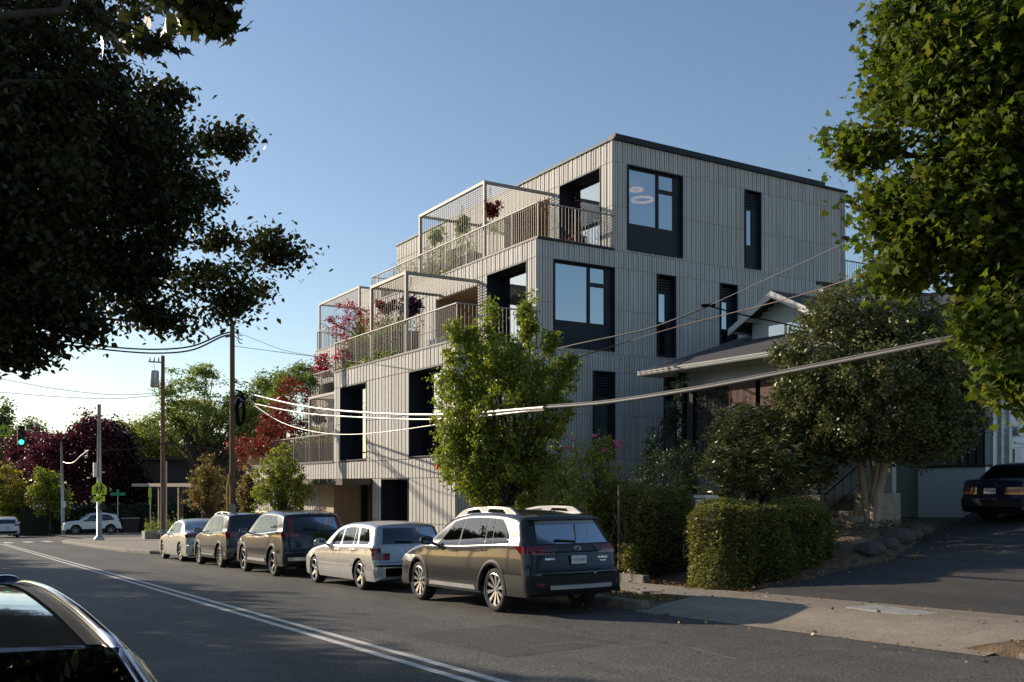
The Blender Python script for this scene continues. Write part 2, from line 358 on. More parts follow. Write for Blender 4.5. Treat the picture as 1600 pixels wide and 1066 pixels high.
walk('near_pavement',[(10.95,-50),(12.2,-50),(12.2,6.3),(10.95,6.3)],.15,mcon)
walk('left_pavement',[(-3.2,-50),(-1.9,-50),(-1.9,90),(-3.2,90)],.15,mcon)
# driveway apron: slopes from road up to the pavement
mb=MB(); rows=[]
for x in [9.66,9.82,10.1,10.5,10.95,11.6,12.2,13,14,15,16,17,18,19,20,21,22,23,24,26,28,31]:
    row=[]
    for k in range(13):
        y=6.22+(12.16-6.22)*k/12
        z=road_z(y)+(.0 if x<9.7 else .014+ (x-9.8)/1.15*.14 if x<10.95 else .155)+ (.10*max(0,x-12.2) if x>12.2 else 0)
        z=min(z,road_z(y)+.155+1.4)
        if x>14: y=6.22+(YB(x)+.22-6.22)*k/12
        row.append((x,y,z+.004))
    rows.append(row)
ap=MB().grid(rows[:7]); M['apron']=asphalt('apron_concrete',(.29,.245,.19),.3); tag(ap.build('driveway_apron',M['apron'],smooth=True),kind='structure')
dv=MB().grid(rows[6:]); tag(dv.build('driveway',M['drive'],smooth=True),kind='structure')
# curbs
def curb(name,pts,w=.15,h=.15):
    mb=MB(); P=[Vector((x,y,0)) for x,y in pts]; top=[]
    prof=[(0,-.1),(0,h-.03),(.03,h+.004),(w,h+.004),(w,-.1)]
    rows=[]
    for i,p in enumerate(P):
        d=(P[min(i+1,len(P)-1)]-P[max(i-1,0)]).normalized(); n=Vector((d.y,-d.x,0))
        rows.append([(p.x+n.x*o,p.y+n.y*o,road_z(p.y)+z) for o,z in prof])
    rows[-1]=[(a,b,min(c,road_z(b)+.05)) for a,b,c in rows[-1]]
    mb.grid(rows); mb.add(rows[0],[tuple(range(5))]); mb.add(rows[-1],[tuple(range(5))[::-1]])
    return tag(mb.build(name,M['curb'],smooth=False),kind='structure')
curb('curb',[(9.8,12.1)]+[(9.8,y) for y in range(14,41,2)]+[(9.75,40.5),(8.4,42.8),(8.02,46),(7.87,52),(7.8,66),(8.4,69.5),(10.9,71.05)])
curb('near_curb',[(9.8,-50),(9.8,0),(9.8,5.6),(9.84,5.95)])
curb('left_curb',[(-1.1,-50),(-1.1,98)],.15)
# planting edge block wall by the hedge
mb=MB()
for i in range(7): mb.box(12.18+.0,12.34,15.0+i*.36,15.34+i*.36,road_z(16)+.1,road_z(16)+.33-.01*(i%3))
o=mb.build('edging_blocks',M['curb'],bevel=.01); tag(o,'low grey brick edging along the bed beside the pavement, below the clipped hedge','edging')
mb=MB(); mb.grid([[(x,y,road_z(y)+.158+.012*(k%2)) for k,y in enumerate((8.3,8.75,9.2))] for x in (11.15,11.75)]); 
c=gp(1392,957)
mb=MB(); mb.box(11.2,11.75,8.0,9.3,road_z(8.65)+.15,road_z(8.65)+.172); tag(mb.build('utility_cover',M['signwhite'] if 0 else mat('cover',(.30,.295,.28),.7,var=.25,scale=8)),'pale rectangular utility cover set in the driveway crossing','cover')
# dirt strips (left over between curb and pavement) and leaf litter
lit=[]
for _ in range(2600):
    r=random.random()
    if r<.45: x,y=random.uniform(9.95,10.95),random.uniform(12.2,19)
    elif r<.75: x,y=random.uniform(12.2,12.9),random.uniform(12.3,16)
    elif r<.9: x,y=random.uniform(13,18),random.gauss(12.5,.35)
    else: x,y=random.uniform(9.9,10.9),random.uniform(3,6.2)
    z=H(x,y)+.03
    if x>12.2 and y<12.35: z+=.06
    lit.append((x,y,z))
for _ in range(480):
    x,y=random.uniform(9.0,13),random.uniform(3,18); lit.append((x,y,max(H(x,y),road_z(y)+ (.17 if x>10.9 else .02))+.01))
for _ in range(80):
    y=random.uniform(3,40); lit.append((random.gauss(9.65,.08),y,road_z(y)+.015))
M['litter']=leafmat('dry_leaves',[(.25,.13,.05),(.35,.2,.07),(.16,.08,.03)],.1)
lo=leaves_mesh('fallen_leaves',lit,.055,'oval',M['litter'],None,0); tag(lo,'dry brown fallen leaves scattered on the dirt strip and kerb','leaves',kind='stuff')
gr=[(random.uniform(10,10.9),random.uniform(12.3,22),0) for _ in range(1500)]+[(random.uniform(9.98,10.9),random.uniform(2,6.1),0) for _ in range(300)]
gr=[(x,y,H(x,y)+.03) for x,y,_ in gr]
M['grassleaf']=leafmat('grass_blades',[(.10,.12,.03),(.22,.18,.06)],.3)
go=leaves_mesh('grass',gr,.09,'long',M['grassleaf'],None,-1.6); tag(go,'sparse dry grass tufts on the kerb strip','grass',kind='stuff')
# ================= APARTMENT BUILDING =================
YC=25.; X2,X3,X4=13.4,16.2,19.1; Z1,Z2,Z3,Z4,ZT=-2.75,.8,4.15,7.5,11.04
B=thing('apartment_building','stepped three and four storey apartment building clad in grey vertical ribs with planted terraces','apartment building',(20,32,-2.6))
ribs=MB(); pans=MB(); joints=MB()
def cells(u0,u1,z0,z1,ops):
    us=sorted({u0,u1,*[o[0] for o in ops],*[o[1] for o in ops]}); us=[u for u in us if u0<=u<=u1]
    zs=sorted({z0,z1,*[o[2] for o in ops],*[o[3] for o in ops]}); zs=[z for z in zs if z0<=z<=z1]
    for a,b in zip(us[:-1],us[1:]):
        for c,d in zip(zs[:-1],zs[1:]):
            if not any(o[0]<=(a+b)/2<=o[1] and o[2]<=(c+d)/2<=o[3] for o in ops): yield a,b,c,d
TH=.25
def wall(ax,p,u0,u1,z0,z1,ops=(),zj=(),vj=(),sgn=-1,clad=True,m=None,depth=.04):
    """ax 'X': plane X=p facing sgn*X, u along Y.  ax 'Y': plane Y=p facing sgn*Y, u along X."""
    q=p-sgn*TH
    def bx(mb,u_0,u_1,d0,d1,za,zb):
        a,b=sorted((p+sgn*d0,p+sgn*d1))
        if ax=='X': mb.box(a,b,u_0,u_1,za,zb)
        else: mb.box(u_0,u_1,a,b,za,zb)
    for a,b,c,d in cells(u0,u1,z0,z1,ops): bx(pans,a,b,-TH,-depth,c,d)
    if not clad: return
    if ax=='Y': depth2=.022; PIT=.2
    else: depth2=.06; PIT=.27
    rnd=random.Random(int(p*100)+int(z0*10)+(5 if ax=='X' else 0))
    u=u0
    edges=sorted({u0,u1,*[o[0] for o in ops],*[o[1] for o in ops],*vj}); edges=[e for e in edges if u0<=e<=u1]
    zc=sorted({z0,z1,*[z for z in zj if z0<z<z1]})
    for e0,e1 in zip(edges[:-1],edges[1:]):
        L_=e1-e0
        if L_<.02: continue
        k=max(1,round(L_/PIT)); pit=L_/k
        for i in range(k):
            for (fa,fb) in ((.0,.30+rnd.random()*.08),(.50+rnd.random()*.05,.84)):
                ua=e0+pit*(i+fa)+(.006 if fa==0 else 0); ub=e0+pit*(i+fb)
                dep=0 if fa==0 else -.012
                for za,zb in zip(zc[:-1],zc[1:]):
                    segs=[(za+.011,zb-.011)]
                    for o in ops:
                        if o[0]<=(ua+ub)/2<=o[1]:
                            ns=[]
                            for s,t in segs:
                                if o[3]<=s or o[2]>=t: ns.append((s,t))
                                else:
                                    if o[2]>s: ns.append((s,o[2]))
                                    if o[3]<t: ns.append((o[3],t))
                            segs=ns
                    for s,t in segs:
                        if t-s>.03: bx(ribs,ua,ub,-depth-.001,dep-.04+depth2,s,t)
ZJ=[.2,.8,2.2,3.58,5.6,6.95,8.94,10.36]
# south wing, street faces
ops2=[(25.9,28.2,Z2+.03,3.58),(31.6,34.07,Z2+.03,3.58)]
wall('X',X2,25.06,34.7,.2,Z3,ops2,ZJ,[25.9,28.2,31.6,34.07])
wall('X',X2,25.06,28.2,Z1,.2,[],[-1.2],[])
wall('X',X2,30.35,31.1,Z1,.2,[],[-1.2],[])
wall('X',X2,34.7,46,.2,Z2,[],[],[38,42])
wall('X',X2,36.2,46,Z1,.2,[(38,41,-2.3,-.1)],[],[])
wall('X',X3,25.06,37.8,Z3,Z4,[(25.6,28.1,Z3+.02,6.95),(28.75,31.8,Z3+.02,6.72),(33.4,35.2,Z3+.02,6.6)],ZJ,[28.4,31.8])
wall('X',X4,25.06,41.5,Z4,ZT,[(25.7,28.1,Z4+.02,10.36),(28.75,31.8,Z4+.02,10.1),(34.5,36.5,Z4+.02,9.8)],ZJ,[28.4,31.8])
# right face (plane Y=25)
opsR1=[(13.96,16.0,-2.6,.1)]
opsR2=[(18.3,19.15,.8,3.6),(21.2,22.0,.8,3.6),(25,26,.8,3.6)]
opsR3=[(16.8,19.14,4.25,6.95),(20.9,21.7,4.22,6.95),(23.7,24.5,4.22,6.95)]
opsR4=[(19.67,22.0,7.58,10.34),(24.87,25.65,7.6,10.36)]
wall('Y',YC,X2,33,Z1,.2,opsR1,[-1.2],[]); wall('Y',YC,X2,33,.2,Z3,opsR2,ZJ,[18.3,24]); 
wall('Y',YC,X3,33,Z3,Z4,opsR3,ZJ,[19.14,23]); wall('Y',YC,X4,30.1,Z4,ZT,opsR4,ZJ,[22,27])
# north wing
wall('X',16.3,34.9,45.5,Z2,Z3,[(36.2,38.8,Z2+.03,3.3)],ZJ,[])
wall('X',19.4,37.8,53,Z3,Z4,[(41,43,Z3+.03,6.6),(46,48.5,Z3+.03,6.6)],ZJ,[])
wall('X',22.1,41.5,53.2,Z4,ZT,[(44,46,Z4+.03,10)],ZJ,[])
wall('X',30.1,YC,53.2,Z4,ZT,[],[],[],sgn=1,clad=False); wall('X',33,YC,60,Z1,Z4,[],[],[],sgn=1,clad=False)
for x0,x1,y,z0,z1 in ((X2,16.3,34.7,Z2+.0,Z3),(X3,19.4,37.8,Z3,Z4),(X4,22.1,41.5,Z4,ZT),(22.1,30.1,53.2,Z4,ZT),(19.4,33,53,Z3,Z4),(16.3,33,45.5,Z2,Z3),(X2,33,46,Z1,Z2)):
    wall('Y',y,x0+.06,x1,z0,z1,[],ZJ,[],sgn=1,depth=.04)
pans.build('wall',M['clad_shaded'],B); ribs.build('rib_cladding',M['clad'],B)
# floor slabs and roofs
mb=MB()
mb.box(X2+.25,32.7,25.3,45.7,Z2-.3,Z2-.02); mb.box(X2+.25,32.7,25.3,34.6,Z3-.28,Z3-.03); mb.box(16.6,32.7,34.6,45.2,Z3-.28,Z3-.03)
mb.box(X3+.25,32.7,25.3,37.6,Z4-.28,Z4-.03); mb.box(19.7,32.7,37.6,52.7,Z4-.28,Z4-.03)
mb.box(X4+.25,29.8,25.3,41.3,ZT-.45,ZT-.15); mb.box(22.4,29.8,41.3,53,ZT-.45,ZT-.15); mb.box(X2+.2,32.7,25.3,45.7,Z1,Z1+.15)
mb.build('floor_slab',M['slab'],B)
# parapet caps
mb=MB()
mb.box(X4-.05,30.15,YC-.06,YC+.3,ZT,ZT+.07); mb.box(X4-.06,X4+.3,YC+.3,41.55,ZT,ZT+.07); mb.box(22.05,22.4,41.55,53.2,ZT,ZT+.07)
for x,y0,y1,z in ((X3,YC-.03,37.85,Z4),(X2,YC-.03,34.75,Z3),(16.3,34.75,45.5,Z3),(19.4,37.85,53,Z4)): mb.box(x-.03,x+.28,y0,y1,z-.0,z+.045)
mb.box(X3+.28,X4,YC-.03,YC+.25,Z4,Z4+.045); mb.box(X2+.28,X3,YC-.03,YC+.25,Z3,Z3+.045); mb.box(X2-.04,X2+.1,34.75,46,Z2,Z2+.05)
mb.build('parapet_cap',M['darkmetal'],B)
mb=MB(); mb.box(X4+.15,29.1,YC+.12,YC+.5,ZT+.07,ZT+.27); mb.box(X4+.15,X4+.5,YC+.5,30,ZT+.07,ZT+.20); mb.build('roof_fascia',M['darkmetal'],B)
# ---- windows
def window(ax,p,u0,u1,z0,z1,rev=.42,mull=(),gz0=None,lou=None,tr=None,jl=.05,jr=.05,sgn=-1,gl=None):
    """opening lined with dark metal; glass pane set back"""
    def bx(mb,a,b,d0,d1,za,zb):
        s,t=sorted((p-sgn*d0,p-sgn*d1))
        if ax=='X': mb.box(s,t,a,b,za,zb)
        else: mb.box(a,b,s,t,za,zb)
    f=MB(); g=MB()
    e=.035
    bx(f,u0+.001,u0+e,-.02,rev+.12,z0,z1); bx(f,u1-e,u1-.001,-.02,rev+.12,z0,z1)
    bx(f,u0+e,u1-e,-.02,rev+.12,z1-e,z1-.001); bx(f,u0+e,u1-e,-.02,rev+.12,z0+.001,z0+e)
    a,b=u0+e,u1-e; zb=z0+e; zt=z1-e; fr=.055
    if gz0: bx(f,a,b,rev-.03,rev+.03,zb,gz0); zb=gz0
    if lou:
        k=int((zt-lou)/.09)
        for i in range(k): bx(f,a,b,rev-.03+.0,rev+.02,lou+.02+i*.09,lou+.075+i*.09)
        zt=lou
    a+=jl-.05; b-=jr-.05
    if jl>.06: bx(f,u0+e,a,rev-.02,rev+.04,zb,zt)
    if jr>.06: bx(f,b,u1-e,rev-.02,rev+.04,zb,zt)
    bx(f,a,a+fr,rev-.02,rev+.05,zb,zt); bx(f,b-fr,b,rev-.02,rev+.05,zb,zt)
    bx(f,a+fr,b-fr,rev-.02,rev+.05,zt-fr,zt); bx(f,a+fr,b-fr,rev-.02,rev+.05,zb,zb+fr)
    cols=[a+fr]+list(mull)+[b-fr]
    for m_ in mull: bx(f,m_-.045,m_+.045,rev-.03,rev+.05,zb+fr,zt-fr)
    if tr: bx(f,mull[-1]+.045,b-fr,rev-.028,rev+.05,tr-.06,tr+.06)
    o=f.build('window',M['darkmetal'],B)
    bx(g,a+fr,b-fr,rev+.01,rev+.025,zb+fr,zt-fr)
    g.build('pane',gl or M['glass'],o)
    return o
window('Y',YC,19.67,22.0,7.58,10.34,.14,(21.0,),8.43,None,9.72,jr=.28)
window('Y',YC,16.8,19.14,4.25,6.95,.14,(18.2,),5.05,None,6.33,jr=.28)
window('Y',YC,24.87,25.65,7.6,10.36,.16,(),8.4,9.75,jr=.30)
window('Y',YC,20.9,21.7,4.22,6.95,.22,(),None,6.4,jr=.25); window('Y',YC,23.7,24.5,4.22,6.95,.22,(),None,6.4,jr=.25)
window('Y',YC,18.3,19.15,.8,3.6,.16,(),None,3.0); window('Y',YC,21.2,22.0,.8,3.6,.16); window('Y',YC,25,26,.8,3.6,.16)
window('Y',YC,13.96,16.0,-2.6,.1,.3)
window('X',X4,25.7,28.1,Z4+.05,10.36,.42,()); window('X',X3,25.6,28.1,Z3+.05,6.95,.42,())
window('X',X2,25.9,28.2,Z2+.05,3.58,.42,()); window('X',X2,31.6,34.07,Z2+.05,3.58,.42,())
window('X',X3,33.4,35.2,Z3+.05,6.6,.2); window('X',X4,34.5,36.5,Z4+.05,9.8,.2)
window('X',16.3,36.2,38.8,Z2+.05,3.3,.2,(37.5,)); window('X',19.4,41,43,Z3+.05,6.6,.2); window('X',19.4,46,48.5,Z3+.05,6.6,.2); window('X',22.1,44,46,Z4+.05,10,.2)
window('X',X2,28.2,30.35,Z1+.2,.2,.5,(29.2,)); window('X',X2,38,41,-2.3,-.1,.15,(39.5,))
window('X',X2+1.1,31.1,34.7,Z1+.2,.2,.1,(32.3,33.5))
# entrance side walls
mb=MB(); mb.box(X2,X2+1.1,34.72,34.95,Z1,.2); mb.box(X2,X2+.2,34.95,36.2,Z1,.2); mb.build('entrance_wall',M['tan'],B); mb=MB(); mb.box(X2+.25,X2+1.1,30.9,31.1,Z1,.2); mb.build('entrance_wall',M['tan'],B)
# canopy
mb=MB(); mb.box(12.3,X2-.06,31.1,40.5,-.02,.19); mb.build('canopy',mat('bronze',(.07,.06,.05),.5,.3),B)
# interior rooms: back walls, party walls
mb=MB()
for (x0,x1,y,z0,z1) in ((X4+.3,30,28.45,Z4,ZT-.46),(X3+.3,32,28.45,Z3,Z4-.3),(X2+.3,32,29.0,Z2,Z3-.3),(X2+.3,32,31.35,Z2,Z3-.3),(X2+.3,32,34.3,Z2,Z3-.3),(X2+.5,32,28.3,Z1,.45),(X2+1.2,32,34.9,Z1,.45)):
    mb.box(x0,x1,y,y+.1,z0,z1)
for (x,y0,y1,z0,z1) in ((22.6,25.3,28.4,Z4,ZT-.46),(19.6,25.3,28.4,Z3,Z4-.3),(17.5,25.3,34.2,Z2,Z3-.3),(17.5,28.3,45,Z1,.45),(26.5,25.3,28.4,Z4,ZT-.46)):
    mb.box(x,x+.1,y0,y1,z0,z1)
mb.build('inner_wall',M['interior'],B)
mb=MB(); mb.box(X4+.3,29.8,25.3,41,ZT-.5,ZT-.47); mb.box(X3+.3,32,25.3,37.5,Z4-.33,Z4-.30); mb.box(X2+.3,32,25.3,34.4,Z3-.33,Z3-.30); mb.build('ceiling',M['ceiling'],B)
# curtain / warm board seen through street windows
mb=MB(); mb.box(X2+.55,X2+.58,26.3,28.05,Z2+.1,3.5); mb.build('curtain',mat('curtain',(.24,.13,.09),.9),B); mb=MB(); mb.box(X2+.55,X2+.58,31.7,33.75,Z2+.1,3.5); mb.build('curtain',mat('curtain_tan',(.26,.22,.16),.9),B)
# ring lamps (lit)
em=emis('ring_light',(1,.42,.17),5.0)
for x,y,z,r in ((21.33,26.3,9.74,.34),(21.55,26.9,10.28,.21)):
    m_=MB(); m_.lathe([(r+.05,0),(r+.05,.06),(r-.05,.06),(r-.05,0)],(x,y,z),'z',40,True); o=m_.build('ring_lamp',em,B)
    m_=MB(); m_.tube([(x,y,z+.05),(x,y,ZT-.5)],.008,5); m_.build('cord',M['blackmetal'],o)
# loggias
for x,z,zt in ((X3,Z3,6.72),(X4,Z4,10.1)):
    mb=MB(); d=1.5
    mb.box(x+d,x+d+.1,28.75,31.8,z,zt); mb.box(x+.25,x+d,28.65,28.74,z,zt); mb.box(x+.25,x+d,31.81,31.9,z,zt); o=mb.build('loggia_wall',M['tan'],B)
    mb=MB(); mb.box(x+.02,x+d,28.75,31.8,zt-.03,zt+.1); mb.build('loggia_ceiling',M['tan'],B)
    mb=MB(); mb.box(x+d-.06,x+d,29.0,30.0,z+.05,z+2.3); mb.build('loggia_door',M['darkmetal'],B)
# railings
def railing(name,pts,z,h=1.1,pitch=.125,m=None):
    mb=MB(); top=MB()
    for (a,b) in zip(pts[:-1],pts[1:]):
        a=Vector((*a,z));b=Vector((*b,z)); L_=(b-a).length; d=(b-a)/L_; k=int(L_/pitch)
        for i in range(k+1):
            p=a+d*(L_*i/k); w=.012 if i%12 else .03; dpt=.016 if i%12 else .04
            nrm=Vector((d.y,-d.x,0))
            mb.obox(p+Vector((0,0,.05)),p+Vector((0,0,h)),dpt if abs(d.x)>.5 else w,w if abs(d.x)>.5 else dpt,up=(0,1,0) )
        top.obox(a+Vector((0,0,h+.015)),b+Vector((0,0,h+.015)),.06,.035)
        mb.obox(a+Vector((0,0,.07)),b+Vector((0,0,.07)),.045,.03)
    o=mb.build(name,m or M['rail'],B); top.build('handrail',M['pergola'],o); return o
railing('railing',[(X4+.05,YC+.04),(X3+.04,YC+.04),(X3+.04,37.75),(19.3,37.75)],Z4)
railing('railing',[(X3-.05,YC+.04),(X2+.04,YC+.04),(X2+.04,34.65),(16.2,34.65)],Z3)
railing('railing',[(16.34,34.9),(16.34,45.4),(19,45.4)],Z3); railing('railing',[(19.44,38),(19.44,52.9),(22,52.9)],Z4)
railing('railing',[(22.2,53.3),(22.2,60)],Z4)
railing('railing',[(X2+.04,34.8),(X2+.04,45.9)],Z2); railing('railing',[(30.3,YC+.4),(32.7,YC+.4)],Z4,m=M['blackmetal'])
# pergolas
def pergola(x0,x1,y0,y1,z0,z1,front=True):
    mb=MB(); w=.1
    for y in (y0,y1): mb.box(x0,x0+w,y-w/2,y+w/2,z0,z1-w)
    mb.box(x0,x0+w,y0-w/2,y1+w/2,z1-w,z1)
    for y in (y0,y1): mb.box(x0+w,x1,y-w/2+.01,y+w/2-.01,z1-w,z1-.003)
    o=mb.build('pergola',M['pergola'],B)
    s=MB(); k=int((x1-x0-w-.03)/.125)
    for i in range(k): s.box(x0+w+.03+i*.125,x0+w+.045+i*.125,y0+w/2,y1-w/2,z1-.07,z1-.03)
    s.build('roof_slats',M['slat'],o)
    if front:
        s=MB(); k=int((y1-y0)/.16)
        for i in range(1,k): s.box(x0+.04,x0+.055,y0+i*(y1-y0)/k-.007,y0+i*(y1-y0)/k+.007,z0+.02,z1-w)
        s.build('screen_bars',M['slat'],o)
    return o
pergola(X3+.1,X4-.02,28.5,33.4,Z4+.05,10.2); pergola(X2+.1,X3-.02,28.7,31.5,Z3+.05,6.88); pergola(X2+.1,16.2,34.85,37.7,Z2+.05,3.5)
pergola(19.5,22.0,47,52.8,Z4,10.2)
# planters on terraces
def planter(x0,x1,y0,y1,z,h,label):
    mb=MB(); mb.box(x0,x1,y0,y1,z,z+h-.04); 
    mb.box(x0-.02,x1+.02,y0-.02,y0+.04,z+h-.04,z+h); mb.box(x0-.02,x1+.02,y1-.04,y1+.02,z+h-.04,z+h); mb.box(x0-.02,x0+.04,y0+.04,y1-.04,z+h-.04,z+h); mb.box(x1-.04,x1+.02,y0+.04,y1-.04,z+h-.04,z+h)
    o=mb.build('planter',M['planter']); tag(o,label,'planter'); return o
planter(X2+.2,X2+.7,28.9,34.4,Z3+.01,.85,'long dark planter trough behind the railing of the middle terrace')
planter(X3+.25,X3+.75,29.5,37.2,Z4+.01,.5,'long dark planter trough behind the railing of the top terrace')
planter(X2+.3,X2+.8,35,45,Z2+.01,.8,'long dark planter trough on the lowest balcony beyond the ribbed wall')
planter(16.6,17.1,35.2,45,Z3+.01,.6,'dark planter trough on the far terrace under the red maple')
mb=MB(); mb.box(X2+.75,X2+1.45,27.4,28.2,Z3+.01,Z3+.5); tag(mb.build('storage_box',M['clad'],bevel=.02),'pale grey box standing on the middle terrace behind the railing','box')
mb=MB(); c=at(683,728,X=X2-.13); mb.lathe([(0,-.05),(.1,-.05),(.12,-.02),(.1,.02),(.05,.06),(0,.06)],c,'x',16); mb.box(c.x+.06,c.x+.13,c.y-.07,c.y+.07,c.z-.07,c.z+.07); o=mb.build('fire_bell',mat('red_bell',(.45,.06,.04),.4)); tag(o,'red fire alarm bell on the ribbed wall by the tree','bell')
# ================= VEHICLES =================
def spline(pts,per=10):
    P=[np.array(p[:2],float) for p in pts]; out=[]
    sharp=[len(p)>2 for p in pts]
    for i in range(len(P)-1):
        p1,p2=P[i],P[i+1]; p0=P[i-1] if i>0 and not sharp[i] else p1-(p2-p1); p3=P[i+2] if i+2<len(P) and not sharp[i+1] else p2+(p2-p1)
        d=np.linalg.norm
        t1,t2=.5*(p2-p0),.5*(p3-p1); l=d(p2-p1)
        for t in (t1,t2):
            if d(t)>l: t*=l/d(t)
        for k in range(per):
            u=k/per; out.append((2*u**3-3*u**2+1)*p1+(u**3-2*u**2+u)*t1+(-2*u**3+3*u**2)*p2+(u**3-u**2)*t2)
    out.append(P[-1]); out=np.array(out); out[:,0]=np.maximum.accumulate(out[:,0]+np.arange(len(out))*1e-5); return out
class Car:
    def __init__(s,L,W,top,belt,wheels,wr,sill=.26,tum=.17,rr=.09,endr=.22,zroof=None,flare=.0,shoulder=.03):
        s.L,s.w,s.belt,s.wheels,s.wr,s.sill,s.tum,s.rr,s.endr,s.sh=L,W/2,belt,wheels,wr,sill,tum,rr,endr,shoulder
        top=list(top); top[0]=(top[0][0],sill+.12); top[-1]=(top[-1][0],sill+.10); s.P=spline(top); s.zmax=s.P[:,1].max(); s.iz=int(s.P[:,1].argmax()); s.ra=wr*1.13
        s.A=s.P[:-1];s.Bv=s.P[1:]-s.P[:-1];s.B2=(s.Bv**2).sum(1)
    def zt(s,x): return np.interp(x,s.P[:,0],s.P[:,1])
    def zb(s,x):
        x=np.asarray(x,float); z=np.full(x.shape,s.sill); z0=s.P[0,1]; z1=s.P[-1,1]
        u=np.clip(x/.30,0,1); z=np.where(x<.30,z0+(s.sill-z0)*np.sqrt(np.clip(1-(1-u)**2,0,1)),z)
        u=np.clip((s.L-x)/.12,0,1); z=np.where(x>s.L-.12,z1+(s.sill+.02-z1)*np.sqrt(np.clip(1-(1-u)**2,0,1)),z)
        for xw in s.wheels:
            d=s.ra**2-(x-xw)**2; z=np.where(d>0,np.maximum(z,s.wr+np.sqrt(np.clip(d,0,None))),z)
        return z
    def bz(s,x): return np.interp(x,[b[0] for b in s.belt],[b[1] for b in s.belt])
    def Wf(s,x,z):
        x=np.asarray(x,float);z=np.asarray(z,float)
        q=np.abs(x-s.L/2)/(s.L/2); w=s.w*(1-.055*q**3.2)
        b=s.bz(x)
        low=np.clip((.45-z)/.3,0,1); w=w-.05*low**2
        h=np.clip((z-.5)/(b-.5),0,1); w=w-s.sh*h**2
        g=np.clip((z-b)/(s.zmax-b),0,1.1); w=w-s.tum*(.15*np.minimum(g*8,1)+.85*g**1.15)
        sh=x.shape; X=x.ravel();Z=z.ravel(); d=np.full(X.shape,9.)
        PX=np.stack([X,Z],1)
        for i0 in range(0,len(X),4000):
            p=PX[i0:i0+4000]; ap=p[:,None,:]-s.A[None]; t=np.clip((ap*s.Bv).sum(2)/s.B2,0,1); dd=np.linalg.norm(ap-t[:,:,None]*s.Bv[None],axis=2).min(1); d[i0:i0+4000]=dd
        d=d.reshape(sh)
        e=np.clip((q-.72)/.28,0,1); r=s.rr+(s.endr-s.rr)*e**1.5
        u=np.clip(d/r,0,1); w=w-(r-np.sqrt(np.clip(r*r-(r-u*r)**2,0,None)))
        return w
    def D(s,p):
        x,y,z=p; q=min(1,abs(y)/s.w); u=abs(x-s.L/2)/(s.L/2); e=min(1,max(0,(u-.5)/.5)); e=e*e*(3-2*e)
        x2=x+ (1 if x<s.L/2 else -1)*.13*e*q*q
        return (x2-s.L/2,y,z)
    def body(s):
        L=s.L; xs=list(L*.5*(1-np.cos(np.linspace(0,math.pi,70))))+list(np.arange(.1,L,.09))
        for xw in s.wheels: xs+=list(xw+s.ra*np.cos(np.linspace(0,math.pi,26)))+[xw-s.ra-.002,xw+s.ra+.002]
        xs=np.array(sorted(xs)); xs=xs[np.concatenate([[True],np.diff(xs)>8e-4])]
        nz=26; v=1-(1-np.linspace(0,1,nz))**1.35
        zb=s.zb(xs); zt=s.zt(xs); zb=np.minimum(zb,zt-1e-4)
        # body-line: put a row sequence dense near top
        Z=zb[:,None]+(zt-zb)[:,None]*v[None]; X=np.repeat(xs[:,None],nz,1); Wd=s.Wf(X,Z)
        mb=MB(); rowsL=[[s.D((X[i,j],-Wd[i,j],Z[i,j])) for j in range(nz)] for i in range(len(xs))]
        rowsR=[[s.D((X[i,j],Wd[i,j],Z[i,j])) for j in range(nz)] for i in range(len(xs))][::-1]
        mb.grid(rowsL); mb.grid(rowsR)
        ny=17
        def strip(x,z,ye,cr): return [s.D((x,ye*k,z+cr*(1-k*k))) for k in np.linspace(-1,1,ny)]
        mb.grid([strip(xs[i],zt[i],Wd[i,-1],.028*min(1,max(0,(zt[i]-.75)/.6))) for i in range(len(xs))][::-1])
        # lower front & rear
        f=[i for i in range(len(xs)) if xs[i]<.30]; mb.grid([strip(xs[i],zb[i],Wd[i,0],0) for i in f])
        f=[i for i in range(len(xs)) if xs[i]>L-.12]; mb.grid([strip(xs[i],zb[i],Wd[i,0],0) for i in f])
        return mb
    # ---- overlays on a side.  ends: functions of v
    def side(s,mb,xa,xb,zlo,zhi,off,sgn,nu=14,nv=8,th=0):
        """xa(v),xb(v) x-limits; zlo(x),zhi(x)"""
        rows=[]
        for i in range(nu+1):
            row=[]
            for j in range(nv+1):
                v=j/nv; u=i/nu; x=xa(v)+(xb(v)-xa(v))*u; z=zlo(x)+(zhi(x)-zlo(x))*v
                w=float(s.Wf(np.array([x]),np.array([z]))[0])+off; row.append(s.D((x,sgn*w,z)))
            rows.append(row)
        if sgn>0: rows=rows[::-1]
        mb.grid(rows)
    def rearx(s,y,z,front=False):
        P=s.P
        if front: seg=P[:s.iz+1]
        else: seg=P[s.iz:][::-1]
        if z>=P[0 if front else -1,1]: X=float(np.interp(z,seg[:,1],seg[:,0]))
        else:
            z1=P[0 if front else -1,1]; sb=s.sill if front else s.sill+.02; R_=.30 if front else .12
            k=min(1,max(0,(z-z1)/(sb-z1))); u=1-math.sqrt(max(0,1-k*k)); X=u*R_ if front else s.L-u*R_
        w=float(s.Wf(np.array([X]),np.array([z]))[0]); y=abs(y)
        if y<=w: return X
        lo,hi=(X,X+.8) if front else (X,X-.8)
        for _ in range(14):
            m=(lo+hi)/2
            if float(s.Wf(np.array([m]),np.array([z]))[0])>=y: hi=m
            else: lo=m
        return (lo+hi)/2
